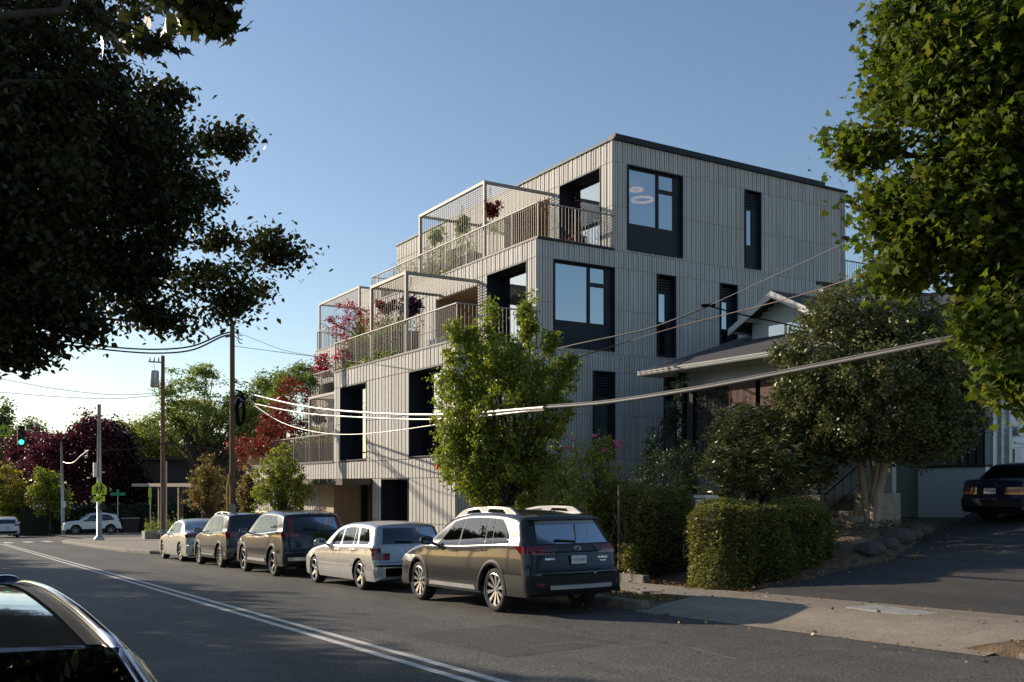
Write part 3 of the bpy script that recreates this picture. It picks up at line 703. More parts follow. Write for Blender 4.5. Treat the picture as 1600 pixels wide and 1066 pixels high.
    def rear(s,mb,z0,z1,yl,yr,off,nu=12,nv=5,front=False):
        rows=[]
        for j in range(nv+1):
            z=z0+(z1-z0)*j/nv; row=[]
            for i in range(nu+1):
                v=j/nv; y=yl(v)+(yr(v)-yl(v))*i/nu; wm=s.w-.06
                x=s.rearx(y,z,front); sg=-1 if front else 1
                cr=.028*min(1,max(0,(z-.75)/.6))
                edge=max(0,abs(y)-.6)/.3
                row.append(s.D((x+sg*(off+cr*.6*(1 if z>1 else 0)*(1-min(1,abs(y)))),y+(off*min(1,edge)*(1 if y>0 else -1)),z+ (off*.5 if z>1.1 else 0))))
            rows.append(row)
        if front: rows=rows[::-1]
        mb.grid(rows)
def c_(v): return lambda u:v
def wheel_meshes(r,wd,kind):
    rr=r*.735
    t=MB(); t.lathe([(rr,-wd/2+.01),(rr+.01,-wd/2),(r-.035,-wd/2),(r-.008,-wd/2+.02),(r,-wd/2+.05),(r,wd/2-.05),(r-.008,wd/2-.02),(r-.035,wd/2),(rr+.01,wd/2),(rr,wd/2-.01)],(0,0,0),'y',40)
    b=MB(); b.lathe([(rr,-wd/2+.012),(rr-.012,-wd/2+.012),(rr-.02,-wd/2+.03),(rr-.03,wd/2-.02),(.0,wd/2-.02)],(0,0,0),'y',40)
    b.lathe([(0,-.02),(.13,-.02),(.135,.0),(.135,.02)],(0,0,0),'y',24)
    sp=MB(); sp.lathe([(rr+.004,-wd/2+.008),(rr-.006,-wd/2+.004),(rr-.016,-wd/2+.016)],(0,0,0),'y',40)
    n={'ten':10,'five':5,'fiveY':5,'seven':7,'multi':12}[kind]
    def blade(a,w0,w1,r0,r1,y0,y1,skew=0):
        c,s_=math.cos(a),math.sin(a); 
        def P(rad,tan,y): return (c*rad-s_*tan,y,s_*rad+c*tan)
        sp.add([P(r0,-w0,y0),P(r0,w0,y0),P(r1,w1+skew,y1),P(r1,-w1+skew,y1),P(r0,-w0,y0+.03),P(r0,w0,y0+.03),P(r1,w1+skew,y1+.025),P(r1,-w1+skew,y1+.025)],[(0,1,2,3),(4,7,6,5),(0,4,5,1),(1,5,6,2),(2,6,7,3),(3,7,4,0)])
    for k in range(n):
        a=2*math.pi*k/n+.3
        if kind=='ten': blade(a,.012,.032,.04,rr-.012,-wd/2+.045,-wd/2+.02)
        elif kind=='five': blade(a,.04,.028,.03,rr-.012,-wd/2+.05,-wd/2+.018)
        elif kind=='seven': blade(a,.028,.022,.03,rr-.012,-wd/2+.05,-wd/2+.018)
        elif kind=='fiveY': blade(a,.03,.02,.03,rr*.5,-wd/2+.05,-wd/2+.035); blade(a,.012,.012,rr*.45,rr-.01,-wd/2+.036,-wd/2+.02,.05); blade(a,.012,.012,rr*.45,rr-.01,-wd/2+.036,-wd/2+.02,-.05)
        else: blade(a,.010,.013,.04,rr-.012,-wd/2+.045,-wd/2+.02)
    sp.lathe([(0,-wd/2+.035),(.035,-wd/2+.035),(.04,-wd/2+.045),(.05,-wd/2+.06)],(0,0,0),'y',20)
    return t,b,sp
def text_mesh(txt,size,fn,mb):
    """flat block letters from a built-in font, mapped by fn(x,y)->point"""
    cu=bpy.data.curves.new('t','FONT'); cu.body=txt; cu.size=size; cu.align_x='CENTER'; cu.align_y='CENTER'; cu.resolution_u=3
    o=bpy.data.objects.new('t',cu); COL.objects.link(o); dg=bpy.context.evaluated_depsgraph_get(); dg.update()
    me=o.evaluated_get(dg).to_mesh(); vs=[fn(v.co.x,v.co.y) for v in me.vertices]; fs=[tuple(p.vertices) for p in me.polygons]
    mb.add(vs,fs); o.evaluated_get(dg).to_mesh_clear(); bpy.data.objects.remove(o); bpy.data.curves.remove(cu)
def paint(name,col,metal=.5,rough=.28,coat=1): 
    m=mat(name,col,rough,metal,var=.03,scale=2,coat=coat*.6,spec=.5)
    return m
def build_car(root,C,P,wins,name_rim='ten',rimmat='rim',cladding=0,trim='blackmetal',rails=None,roof_glass=False,detail=2,
              lights=None,rglass=None,plate=None,bumper=None,skid=None,handles=(),mirror=None,seams=(),emblem=None,badges=(),extra=None,fglass=True,headl=True,handle_mat=None,wiper=True,sills=None,steer=0,pil_m=None,glass='carglass',moulding=None,arch_clad=None):
    root['_loc']=1; D=C.D
    o=C.body().build('body',P,root,smooth=True)
    # underbody + wheel liners
    mb=MB(); L=C.L/2
    def ub(x0,x1): mb.box(x0-L,x1-L,-C.w+.16,C.w-.16,C.sill-.02,C.sill+.12)
    xs=[.35,C.wheels[0]-C.ra,C.wheels[0]+C.ra,C.wheels[1]-C.ra,C.wheels[1]+C.ra,C.L-.30]
    ub(xs[0],xs[1]) if xs[1]>xs[0] else None; ub(xs[2],xs[3]); ub(xs[4],xs[5]) if xs[5]>xs[4] else None
    for xw in C.wheels:
        mb.box(xw-C.ra-L+.03,xw+C.ra-L-.03,-C.w+.32,C.w-.32,C.sill,C.sill+.5)
        for sg in (-1,1):
            rows=[]
            for y in (C.w-.10,C.w-.34): rows.append([(xw-L+(C.ra+.0)*math.cos(a),sg*y,C.wr+(C.ra)*math.sin(a)) for a in np.linspace(-.35,math.pi+.35,22)])
            mb.grid(rows)
    mb.build('underbody',M['plasticblack'],root)
    # wheels
    for xw in C.wheels:
        for sg in (-1,1):
            t,b,sp=wheel_meshes(C.wr,.225,name_rim)
            ob=sp.build('wheel',M[rimmat],None); ob.parent=root; ob.location=(xw-L,sg*(C.w-.145),C.wr); ob.rotation_euler=(0,random.random()*2,0 if sg<0 else math.pi)
            for m_,n_,mm in ((t,'tyre',M['tyre']),(b,'rim',M['rimdark'])):
                q=m_.build(n_,mm,None,smooth=n_=='tyre'); q.parent=ob
    # cabin windows
    glassm=M[glass]
    allx=[w for w in wins]
    for sg in (-1,1):
        # black band behind windows (pillars)
        mb=MB(); a,b=allx[0],allx[-1]
        C.side(mb,lambda v:a[0](v)-.02,lambda v:b[1](v)+.02,lambda x:C.bz(x)+.004,lambda x:min(float(C.zt(x))-.075,a[3](x) if len(a)>3 else 9)+.004,.003,sg,26,8)
        mb.build('window_trim',pil_m or M['plasticblack'],root,smooth=True)
        if trim=='chrome':
            mb=MB(); C.side(mb,lambda v:a[0](0)-.03,lambda v:b[1](0)+.03,lambda x:C.bz(x)-.006,lambda x:C.bz(x)+.012,.010,sg,26,2); mb.build('chrome_strip',M['chrome'],root,smooth=True)
            mb=MB(); C.side(mb,lambda v:a[0](1)-.05,lambda v:b[1](1)+.05,lambda x:float(C.zt(x))-.092,lambda x:float(C.zt(x))-.078,.010,sg,26,2); mb.build('chrome_strip',M['chrome'],root,smooth=True)
        for w in allx:
            mb=MB(); C.side(mb,w[0],w[1],lambda x:C.bz(x)+.028,lambda x:float(C.zt(x))-w[2],.007,sg,12,8); mb.build('side_window',glassm,root,smooth=True)
    if rglass:
        mb=MB(); C.rear(mb,rglass[0],rglass[1],lambda v:-(rglass[2]+(rglass[3]-rglass[2])*v),lambda v:rglass[2]+(rglass[3]-rglass[2])*v,.012,14,8); mb.build('rear_window',glassm,root,smooth=True)
        if wiper:
            mb=MB(); z=rglass[0]+.03; x=C.rearx(0,z)+.04
            mb.obox(D((x,0,z)),D((x-.01,-.36,z+.03)),.02,.025); mb.build('rear_wiper',M['plasticblack'],root)
    if fglass:
        z0=C.bz(1.3)+.06; z1=C.zmax-.09
        mb=MB(); C.rear(mb,z0,z1,c_(-C.w+.2),c_(C.w-.2),.012,12,8,front=True) if not callable(fglass) else fglass(mb); mb.build('windscreen',glassm,root,smooth=True)
    if lights:
        for l in lights:
            z0,z1,y0,y1,mm=l[:5]; off=l[5] if len(l)>5 else .01
            f0=l[6] if len(l)>6 else (lambda v:0)
            for sg in (-1,1):
                mb=MB()
                if sg<0: C.rear(mb,z0,z1,lambda v:-y1,lambda v:-(y0+f0(v)),off,12,5)
                else: C.rear(mb,z0,z1,lambda v:(y0+f0(v)),lambda v:y1,off,12,5)
                mb.build('tail_light',M[mm],root,smooth=True)
    if headl:
        for sg in (-1,1):
            mb=MB(); z=headl if isinstance(headl,float) else .68
            if sg<0: C.rear(mb,z,z+.13,c_(-C.w+.02),c_(-.55),.008,8,4,front=True)
            else: C.rear(mb,z,z+.13,c_(.55),c_(C.w-.02),.008,8,4,front=True)
            mb.build('headlight',M['clearlens'],root,smooth=True)
    if bumper:
        mb=MB(); C.rear(mb,bumper[0],bumper[1],c_(-C.w+.015),c_(C.w-.015),.008,30,6); mb.build('rear_bumper',bumper[2],root,smooth=True)
    if skid:
        mb=MB(); z0,z1,yy=skid[:3]; x=C.rearx(0,(z0+z1)/2)
        rows=[]
        for y in np.linspace(-yy,yy,12):
            row=[]
            for z,dx in ((z0,.0),(z0,.03),(z1,.035),(z1+.01,.0)):
                k=1-.25*(1 if abs(abs(y)-yy)<1e-6 else 0); row.append(D((C.rearx(y*.9,z)+dx,y,z)))
            rows.append(row)
        mb.grid(rows); mb.build('skid_plate',M['skid'],root)
    if plate:
        z,tx=plate; x=C.rearx(0,z)+.02; mb=MB(); mb.box(x-L,x-L+.012,-.155,.155,z-.08,z+.08); pf=mb.build('plate_frame',M['blackmetal'],root)
        mb=MB(); mb.box(x-L+.012,x-L+.016,-.143,.143,z-.066,z+.066); pl=mb.build('number_plate',M['plate'],root); mb=MB(); text_mesh(tx,.068,lambda u,v:(x-L+.018,u,z+v-.005),mb); q=mb.build('lettering',M['platetext'],None); q.parent=pl
    if emblem:
        z,h,w=emblem; x=C.rearx(0,z)+.03; mb=MB()
        ring=[[(x-L+(.012 if abs(k-1)<.01 else 0),w*math.cos(a)*k,z+h*math.sin(a)*k) for k in (1.1,1.0,.85)] for a in np.linspace(0,2*math.pi,28)]
        mb.grid(ring)
        mb.obox((x-L+.006,-w*.5,z+.01),(x-L+.006,w*.2,z+.01),.01,.012)
        e=mb.build('emblem',M['chrome'],root,smooth=True)
    for (tx,y,z,sz) in badges:
        mb=MB(); text_mesh(tx,sz,lambda u,v:D((C.rearx(y+u,z+v)+.014,y+u,z+v)),mb); mb.build('badge',M['chrome'],root)
    if cladding:
        h=cladding
        for sg in (-1,1):
            mb=MB()
            segs=[(.12,C.wheels[0]-C.ra),(C.wheels[0]+C.ra,C.wheels[1]-C.ra),(C.wheels[1]+C.ra,C.L-.04)]
            for xa,xb in segs: hh=(bumper[1]-C.sill if (bumper and xb>C.L-.2) else h); C.side(mb,c_(xa),c_(xb),lambda x:float(C.zb(np.array([x]))[0])-.005,lambda x:max(C.sill+hh,float(C.zb(np.array([x]))[0])),.012,sg,16,4)
            mb.build('sill_cladding',arch_clad or M['plasticblack'],root,smooth=True)
            for xw in C.wheels:
                mb=MB(); rows=[]
                for a in np.linspace(-.12,math.pi+.12,30):
                    row=[]
                    for k,off in ((0.0,-.03),(0.0,.018),(.06,.020),(.085,.002)):
                        r_=C.ra-.005+k; x=xw+r_*math.cos(a); z=C.wr+r_*math.sin(a); w=float(C.Wf(np.array([x]),np.array([max(z,.2)]))[0]); row.append(D((x,sg*(w+off),z)))
                    rows.append(row)
                if sg<0: rows=rows[::-1]
                mb.grid(rows); mb.build('arch_cladding',arch_clad or M['plasticblack'],root,smooth=True)
    if sills:
        z0,z1,mm=sills
        for sg in (-1,1):
            mb=MB(); xa,xb=C.wheels[0]+C.ra+.12,C.wheels[1]-C.ra-.12; C.side(mb,lambda v:xa+.05*v,lambda v:xb-.05*v,c_(z0),c_(z1),.02,sg,10,3); mb.build('door_moulding',mm,root,smooth=True)
    if moulding:
        for sg in (-1,1):
            mb=MB(); C.side(mb,c_(C.wheels[0]+C.ra+.05),c_(C.wheels[1]-C.ra-.05),c_(moulding[0]),c_(moulding[1]),.014,sg,10,2); mb.build('door_moulding',moulding[2],root,smooth=True)
    for hx in handles:
        for sg in (-1,1):
            mb=MB(); z=C.bz(hx)-.075; w=float(C.Wf(np.array([hx]),np.array([z]))[0])
            pts=[D((hx-.11,sg*(w+.004),z)),D((hx-.08,sg*(w+.032),z)),D((hx+.08,sg*(w+.032),z+.004)),D((hx+.11,sg*(w+.004),z+.004))]
            mb.tube(pts,.013,6); mb.build('door_handle',handle_mat or M['plasticblack'],root,smooth=True)
    if seams:
        for sg in (-1,1):
            for sx,k,zlo in seams:
                mb=MB(); zl=max(zlo,C.sill+.1)
                C.side(mb,lambda v:sx-.0035+k*v,lambda v:sx+.0035+k*v,lambda x:max(zl,float(C.zb(np.array([x]))[0])+.01),lambda x:C.bz(x),.0022,sg,1,14)
                mb.build('door_seam',M['blackmetal'],root)
    if mirror:
        mx,mm=mirror
        for sg in (-1,1):
            z=C.bz(mx)+.07; w=float(C.Wf(np.array([mx]),np.array([C.bz(mx)]))[0])
            mb=MB(); rows=[]
            cx,cy,cz=mx+.02,w+.17,z+.03
            for i,u in enumerate(np.linspace(0,1,9)):
                t=u*math.pi; rad=math.sin(t)**.55 if 0<u<1 else 0; yy=cy+.125*(-math.cos(t)); row=[]
                for a in np.linspace(0,2*math.pi,17):
                    ca,sa=math.cos(a),math.sin(a); dx=.085*ca*rad if ca<0 else .035*ca*rad
                    row.append(D((cx+dx+ .0*u,sg*yy,cz+.085*sa*rad*(1-.15*u))))
                rows.append(row)
            mb.grid(rows); mb.obox(D((mx,sg*(w-.03),C.bz(mx)+.02)),D((mx+.01,sg*(w+.1),z)),.06,.04); q=mb.build('wing_mirror',mm,root,smooth=True)
            mb=MB(); mb.add([D((cx+.037,sg*(cy+a_),cz+b_)) for a_,b_ in ((-.09,-.055),(.09,-.045),(.09,.045),(-.09,.06))],[(0,1,2,3)]); g_=mb.build('mirror_glass',M['chrome'],None); g_.parent=q
    if rails:
        x0,x1,hh,wd,mm=rails
        for sg in (-1,1):
            mb=MB(); rows=[]; N=24
            for i in range(N+1):
                u=i/N; x=x0+(x1-x0)*u; z=float(C.zt(x))
                w=float(C.Wf(np.array([x]),np.array([z-.001]))[0])-.03
                lift=hh*min(1,u/.16,(1-u)/.12); 
                base=max(z-.015,z+lift-wd) if (.22<u<.44 or .56<u<.80) and wd<hh else z-.015
                rows.append([D((x,sg*(w-.03),base)),D((x,sg*(w-.028),z+lift)),D((x,sg*(w+.022),z+lift-.004)),D((x,sg*(w+.03),base-.0)),D((x,sg*(w-.03),base))])
            mb.grid(rows); q=mb.build('roof_rail',mm,root,smooth=False); fix_normals(q)
    if extra: extra(root,C)
    return root
def park(name,label,X,Yr,C,cat='car',group=None,rot=-math.pi/2,slope=True,z=None):
    """X centre line, Yr = world Y of the rear axle, car heading +Y"""
    Y=Yr+(C.wheels[1]-C.L/2) ; z=road_z(Y)+.003 if z is None else z
    r=thing(name,label,cat,(X,Y,z),0,group); r.rotation_euler=(0,0,rot)
    if slope: r.rotation_euler=(Matrix.Rotation(-.03,3,'X') @ Matrix.Rotation(rot,3,'Z')).to_euler()
    return r
GC='cars parked along the kerb'
M['skid']=mat('satin_silver',(.45,.45,.46),.35,.6)
# --- grey crossover wagon (nearest)
C=Car(4.87,1.875,[(0,.50),(.02,.70),(.12,.86),(.45,.97),(1.0,1.05),(1.32,1.095,1),(1.75,1.345),(2.12,1.51),(2.6,1.585),(3.2,1.60),(3.8,1.575),(4.22,1.525),(4.36,1.495,1),(4.50,1.31),(4.69,1.06,1),(4.74,.98),(4.765,.78),(4.80,.70),(4.865,.66),(4.87,.5)],
  [(0,.80),(1.2,1.0),(2.6,1.02),(4.0,1.08),(4.87,1.08)],(.96,3.70),.355,sill=.29,tum=.19,rr=.08,endr=.20)
r=park('estate_car','dark grey estate car with silver roof rails, nearest in the parked row',8.80,13.47,C,group=GC)
P_=paint('graphite_paint',(.022,.023,.026),.35,.22)
wins=[(lambda v:1.62+.60*v,lambda v:2.48+.05*v,.115),(lambda v:2.54+.04*v,lambda v:3.36-.02*v,.105),(lambda v:3.40-.02*v,lambda v:3.60-.03*v,.105),(lambda v:3.63-.03*v,lambda v:4.16-.42*v**1.8,.11)]
def ex(root,C):
    for (z0,z1,y0,y1) in ((.78,.90,-.42,.42),): pass
    mb=MB(); C.rear(mb,.965,.985,c_(-.48),c_(.48),.035,12,1); mb.build('tailgate_trim',M['darkmetal'],root)
    mb=MB(); z=float(C.zt(4.0)); mb.grid([[C.D((3.95,-.012,z+.0)),C.D((3.95,.012,z+.0))],[C.D((4.1,-.008,z+.09)),C.D((4.1,.008,z+.09))],[C.D((4.14,-.012,z-.01)),C.D((4.14,.012,z-.01))]]); mb.build('aerial',P_,root)
    mb=MB(); rows=[[C.D((C.rearx(y,1.46)+.00,y,1.475)),C.D((C.rearx(y,1.46)+.10,y,1.485)),C.D((C.rearx(y,1.44)+.10,y,1.465)),C.D((C.rearx(y,1.42)+.0,y,1.43))] for y in np.linspace(-.66,.66,14)]
    mb.grid(rows); q=mb.build('spoiler',P_,root,smooth=True)
    mb=MB(); C.rear(mb,.67,.69,c_(-.64),c_(.64),.004,12,1); C.rear(mb,.70,1.04,lambda v:-.70+.0*v,lambda v:-.695,.004,1,8); C.rear(mb,.70,1.04,c_(.695),c_(.70),.004,1,8); mb.build('tailgate_seam',M['blackmetal'],root)
    for sg in (-1,1):
        mb=MB(); C.rear(mb,.46,.50,c_(min(sg*.78,sg*.66)),c_(max(sg*.78,sg*.66)),.016,3,2); mb.build('reflector',M['redlight'],root)
build_car(r,C,P_,wins,'ten','rim',cladding=.14,trim='chrome',rails=(1.95,4.05,.088,.04,mat('rail_silver',(.38,.38,.38),.45,.35)),
  lights=[(.93,1.06,.60,.885,'redlight',.012,lambda v:-.06*v),(.93,1.06,.36,.60,'darklens',.010,lambda v:.06-.1*v)],rglass=(1.09,1.43,.66,.56),plate=(.84,'150 SBP'),bumper=(.33,.62,M['plasticblack']),skid=(.40,.46,.58),
  handles=(2.38,3.36),mirror=(1.66,M['plasticblack']),seams=((1.52,0,.4),(2.52,.02,.36),(3.44,.12,.7)),emblem=(1.015,.032,.062),badges=(('SUBARU',-.50,.86,.045),('OUTBACK',.50,.86,.045),('TOURING',.50,.81,.03)),extra=ex,sills=(.33,.40,M['skid']),headl=.70)
# --- silver estate
C=Car(4.48,1.74,[(0,.48),(.02,.62),(.12,.72),(.5,.82),(1.1,.90),(1.38,.935,1),(1.85,1.19),(2.2,1.33),(2.7,1.395),(3.3,1.40),(3.9,1.365),(4.12,1.335,1),(4.26,1.10),(4.335,.93,1),(4.37,.82),(4.40,.60),(4.47,.57),(4.48,.45)],
  [(0,.7),(1.3,.87),(2.6,.90),(4.0,.925),(4.48,.92)],(.80,3.53),.315,sill=.20,tum=.16,rr=.08,endr=.20)
r=park('estate_car','silver older estate car with five-spoke wheels, second in the parked row behind the grey crossover',8.78,19.1,C,group=GC)
wins=[(lambda v:1.66+.52*v,lambda v:2.42+.06*v,.10),(lambda v:2.50+.06*v,lambda v:3.14-.0*v,.095),(lambda v:3.17-.0*v,lambda v:3.36-.10*v,.095),(lambda v:3.44-.08*v,lambda v:4.02-.20*v**1.5,.095)]
P_=paint('silver_paint',(.40,.41,.42),.6,.3)
build_car(r,C,P_,wins,'five','rim',trim='blackmetal',pil_m=P_,lights=[(.64,.78,.52,.825,'redlight',.010,lambda v:-.02*v),(.78,.88,.68,.82,'redlight',.010)],rglass=(.96,1.28,.64,.56),plate=(.74,'831 EWK'),handles=(2.28,3.16),
  mirror=(1.68,P_),seams=((1.46,0,.3),(2.46,.02,.3),(3.30,.08,.62)),moulding=(.49,.53,M['skid']),handle_mat=P_,skid=None,bumper=(.50,.545,M['plasticblack']),headl=.58)
# --- black compact SUV
C=Car(4.59,1.855,[(0,.50),(.02,.78),(.12,.92),(.5,1.02),(.95,1.09),(1.2,1.13,1),(1.65,1.40),(2.05,1.60),(2.5,1.675),(3.0,1.68),(3.7,1.64),(4.12,1.58,1),(4.32,1.30),(4.44,1.10,1),(4.49,.90),(4.52,.68),(4.585,.64),(4.59,.5)],
  [(0,.85),(1.2,1.05),(2.6,1.08),(3.9,1.15),(4.59,1.15)],(.92,3.58),.36,sill=.28,tum=.18,rr=.09,endr=.22)
r=park('suv','glossy black compact sport utility car with tall red tail lamps, third in the parked row',8.82,24.85,C,group=GC)
P_=paint('black_paint',(.012,.012,.013),.2,.2)
wins=[(lambda v:1.52+.58*v,lambda v:2.36+.05*v,.12),(lambda v:2.44+.04*v,lambda v:3.22-.04*v,.11),(lambda v:3.30-.04*v,lambda v:3.86-.42*v**1.6,.115)]
build_car(r,C,P_,wins,'fiveY','rim',cladding=.13,trim='chrome',lights=[(1.02,1.13,.42,.865,'redlight',.012,lambda v:.10*v),(1.13,1.50,.60,.69,'redlight',.014,lambda v:-.03*v)],rglass=(1.17,1.50,.62,.58),plate=(.86,'492 KCL'),bumper=(.32,.60,M['plasticblack']),skid=(.42,.50,.8),
  handles=(2.25,3.14),mirror=(1.58,P_),seams=((1.40,0,.4),(2.40,.02,.4),(3.30,.08,.7)),sills=(.36,.44,M['skid']),handle_mat=M['chrome'],headl=.78)
# --- grey green SUV
C=Car(4.43,1.81,[(0,.50),(.02,.76),(.12,.90),(.5,.99),(.95,1.06),(1.2,1.10,1),(1.65,1.38),(2.0,1.56),(2.5,1.64),(3.0,1.65),(3.7,1.62),(4.05,1.58,1),(4.22,1.28),(4.30,1.08,1),(4.34,.90),(4.37,.66),(4.42,.62),(4.43,.5)],
  [(0,.85),(1.2,1.02),(2.6,1.05),(3.9,1.09),(4.43,1.09)],(.88,3.48),.345,sill=.28,tum=.17,rr=.09,endr=.2)
r=park('suv','dark bronze sport utility car with bright roof rails, fourth in the parked row',8.80,30.05,C,group=GC)
P_=paint('bronze_paint',(.05,.048,.042),.5,.24)
wins=[(lambda v:1.50+.52*v,lambda v:2.30+.05*v,.12),(lambda v:2.36+.04*v,lambda v:3.10,.11),(lambda v:3.17,lambda v:3.72-.30*v**1.6,.115)]
build_car(r,C,P_,wins,'multi','rim',cladding=.10,trim='blackmetal',lights=[(.93,1.10,.52,.845,'redlight',.012)],rglass=(1.14,1.48,.64,.58),plate=(.78,'607 JRN'),handles=(2.2,3.05),mirror=(1.56,P_),seams=((1.40,0,.4),(2.33,.02,.4),(3.15,.08,.7)),
  rails=(1.85,3.95,.06,.03,M['chrome']),sills=(.36,.41,M['chrome']),handle_mat=P_,headl=.72)
# --- silver saloon, far end of the row
SAL=[(0,.48),(.02,.64),(.12,.74),(.5,.84),(1.1,.92),(1.42,.96,1),(1.95,1.25),(2.3,1.38),(2.8,1.455),(3.2,1.45),(3.6,1.39),(3.9,1.27),(4.18,1.09,1),(4.45,1.045),(4.62,1.02,1),(4.68,.85),(4.70,.65),(4.77,.60),(4.78,.46)]
C=Car(4.78,1.83,SAL,[(0,.75),(1.4,.90),(2.6,.94),(3.8,.99),(4.78,.98)],(.95,3.75),.33,sill=.2,tum=.19,rr=.08,endr=.2)
r=park('saloon_car','silver saloon car at the far end of the parked row',8.78,35.1,C,group=GC)
P_=paint('pale_silver_paint',(.42,.42,.40),.55,.3)
wins=[(lambda v:1.72+.52*v,lambda v:2.56+.04*v,.10),(lambda v:2.62+.04*v,lambda v:3.40-.06*v,.10),(lambda v:3.45-.05*v,lambda v:3.72-.22*v,.10)]
build_car(r,C,P_,wins,'seven','rim',trim='chrome',lights=[(.84,.97,.50,.855,'redlight',.012)],rglass=(1.10,1.36,.62,.54),plate=(.70,'225 HDF'),handles=(2.45,3.3),mirror=(1.75,P_),seams=((1.5,0,.3),(2.6,.02,.3),(3.4,.06,.6)),handle_mat=P_,wiper=False,headl=.60)
# --- dark boxy saloon on the driveway, heading +X
C=Car(4.5,1.69,[(0,.45),(.01,.74,1),(.6,.84),(1.2,.90),(1.45,.93,1),(1.95,1.22),(2.2,1.335),(2.7,1.37),(3.15,1.345),(3.35,1.30),(3.8,.985,1),(4.1,.97),(4.38,.955,1),(4.44,.90),(4.45,.56),(4.49,.54),(4.5,.42)],
  [(0,.75),(1.4,.86),(2.6,.88),(3.8,.90),(4.5,.90)],(.85,3.45),.30,sill=.2,tum=.17,rr=.06,endr=.10)
xr=21.0; z=H(22.3,13.4)
r=thing('saloon_car','dark blue boxy old saloon car parked on the driveway by the white wall','car',(xr+2.25+.02,13.42,road_z(13.4)+.10*(21.4-12.2)+.265+.0),math.pi)
P_=paint('navy_paint',(.015,.02,.045),.3,.3)
wins=[(lambda v:1.72+.40*v,lambda v:2.42,.09),(lambda v:2.48,lambda v:3.1+.02*v,.09),(lambda v:3.14,lambda v:3.46-.22*v,.09)]
def ex(root,C):
    for sg in (-1,1):
        mb=MB(); C.rear(mb,.62,.68,c_(min(sg*.80,sg*.34)),c_(max(sg*.80,sg*.34)),.016,6,2); mb.build('indicator',M['amber'],root)
    mb=MB(); C.rear(mb,.34,.54,c_(-.82),c_(.82),.05,16,3); mb.build('rear_bumper',M['plasticblack'],root)
build_car(r,C,P_,wins,'multi','rim',trim='blackmetal',lights=[(.68,.79,.34,.80,'redlight',.014)],rglass=(.99,1.28,.62,.55),plate=(.70,'NRG 508'),handles=(2.3,3.0),mirror=(1.75,M['plasticblack']),wiper=False,headl=.58,extra=ex,seams=((2.46,0,.3),))
# --- foreground car (facing the viewer), only its roof shows
C=Car(4.55,1.80,[(0,.45),(.02,.60),(.12,.70),(.45,.78),(.9,.84),(1.12,.87,1),(1.55,1.15),(1.98,1.385,1),(2.4,1.425),(3.0,1.43),(3.7,1.38),(4.25,1.27,1),(4.38,1.0),(4.46,.9),(4.50,.6),(4.54,.55),(4.55,.45)],
  [(0,.7),(1.1,.80),(2.6,.90),(4.0,.95),(4.55,.95)],(.80,3.5),.32,sill=.2,tum=.24,rr=.08,endr=.2)
yaw=R(90+2.0)
r=thing('estate_car','grey estate car at the bottom left, only its glossy roof and windscreen in frame','car',(-.19,.48+2.275,road_z(2.6)-.06),yaw)
P_=paint('bluegrey_paint',(.028,.034,.042),.3,.10)
wins=[(lambda v:1.42+.66*v,lambda v:2.30,.11),(lambda v:2.36,lambda v:3.2,.11),(lambda v:3.26,lambda v:4.0-.3*v,.11)]
def ex(root,C):
    for sg in (-1,1):
        mb=MB(); rows=[]
        xs_=np.linspace(1.99,4.2,30)
        for x in xs_:
            z=float(C.zt(x)); w=float(C.Wf(np.array([x]),np.array([z-.001]))[0])
            rows.append([C.D((x,sg*(w-.055),z+.010)),C.D((x,sg*(w-.03),z+.008)),C.D((x,sg*(w-.012),z+.004))][::sg])
        mb.grid(rows); mb.build('roof_ditch',M['plasticblack'],root)
        mb=MB(); pts=[]
        for x in np.linspace(1.2,4.22,34):
            z=float(C.zt(x)); w=float(C.Wf(np.array([x]),np.array([z-.001]))[0]); pts.append(C.D((x,sg*(w+.006),z+.006)))
        mb.tube(pts,[.016]*34,8); mb.build('roof_rail',M['chrome'],root,smooth=True)
build_car(r,C,P_,wins,'seven','rim',trim='blackmetal',rglass=(1.0,1.2,.6,.55),handles=(2.2,3.1),mirror=(1.5,P_),extra=ex,headl=.55,lights=[(.75,.88,.5,.86,'redlight',.01)],fglass=lambda mb:mb.grid([[C.D((x,y,float(C.zt(x))+.028*(1-(y/.75)**2)*.9+.008)) for y in np.linspace(-.60-(1.96-x)*.14,.60+(1.96-x)*.14,13)] for x in np.linspace(1.16,1.955,10)][::-1]))
# second car behind it: only mirror and pillar reach into the frame
C=Car(4.7,1.80,SAL[:-6]+[(4.18,1.09,1),(4.4,1.045),(4.55,1.02,1),(4.61,.85),(4.63,.65),(4.69,.60),(4.7,.46)],[(0,.75),(1.4,.90),(2.6,.94),(3.8,.99),(4.7,.98)],(.92,3.7),.33,sill=.2,tum=.17,rr=.08,endr=.2)
r=thing('saloon_car','dark saloon car parked behind the foreground car, only its black mirror in frame','car',(-.36,8.0+2.35,road_z(10.3)+.045),math.pi/2)
r.rotation_euler=(Matrix.Rotation(-.03,3,'X') @ Matrix.Rotation(math.pi/2,3,'Z')).to_euler()
wins=[(lambda v:1.72+.52*v,lambda v:2.56+.04*v,.10),(lambda v:2.62+.04*v,lambda v:3.40-.06*v,.10)]
build_car(r,C,paint('ink_paint',(.012,.016,.03),.3,.2),wins,'seven','rim',trim='chrome',rglass=(1.12,1.36,.62,.54),handles=(2.45,3.3),mirror=(1.60,paint('mirror_navy',(.010,.014,.035),.2,.2)),wiper=False,headl=.60)
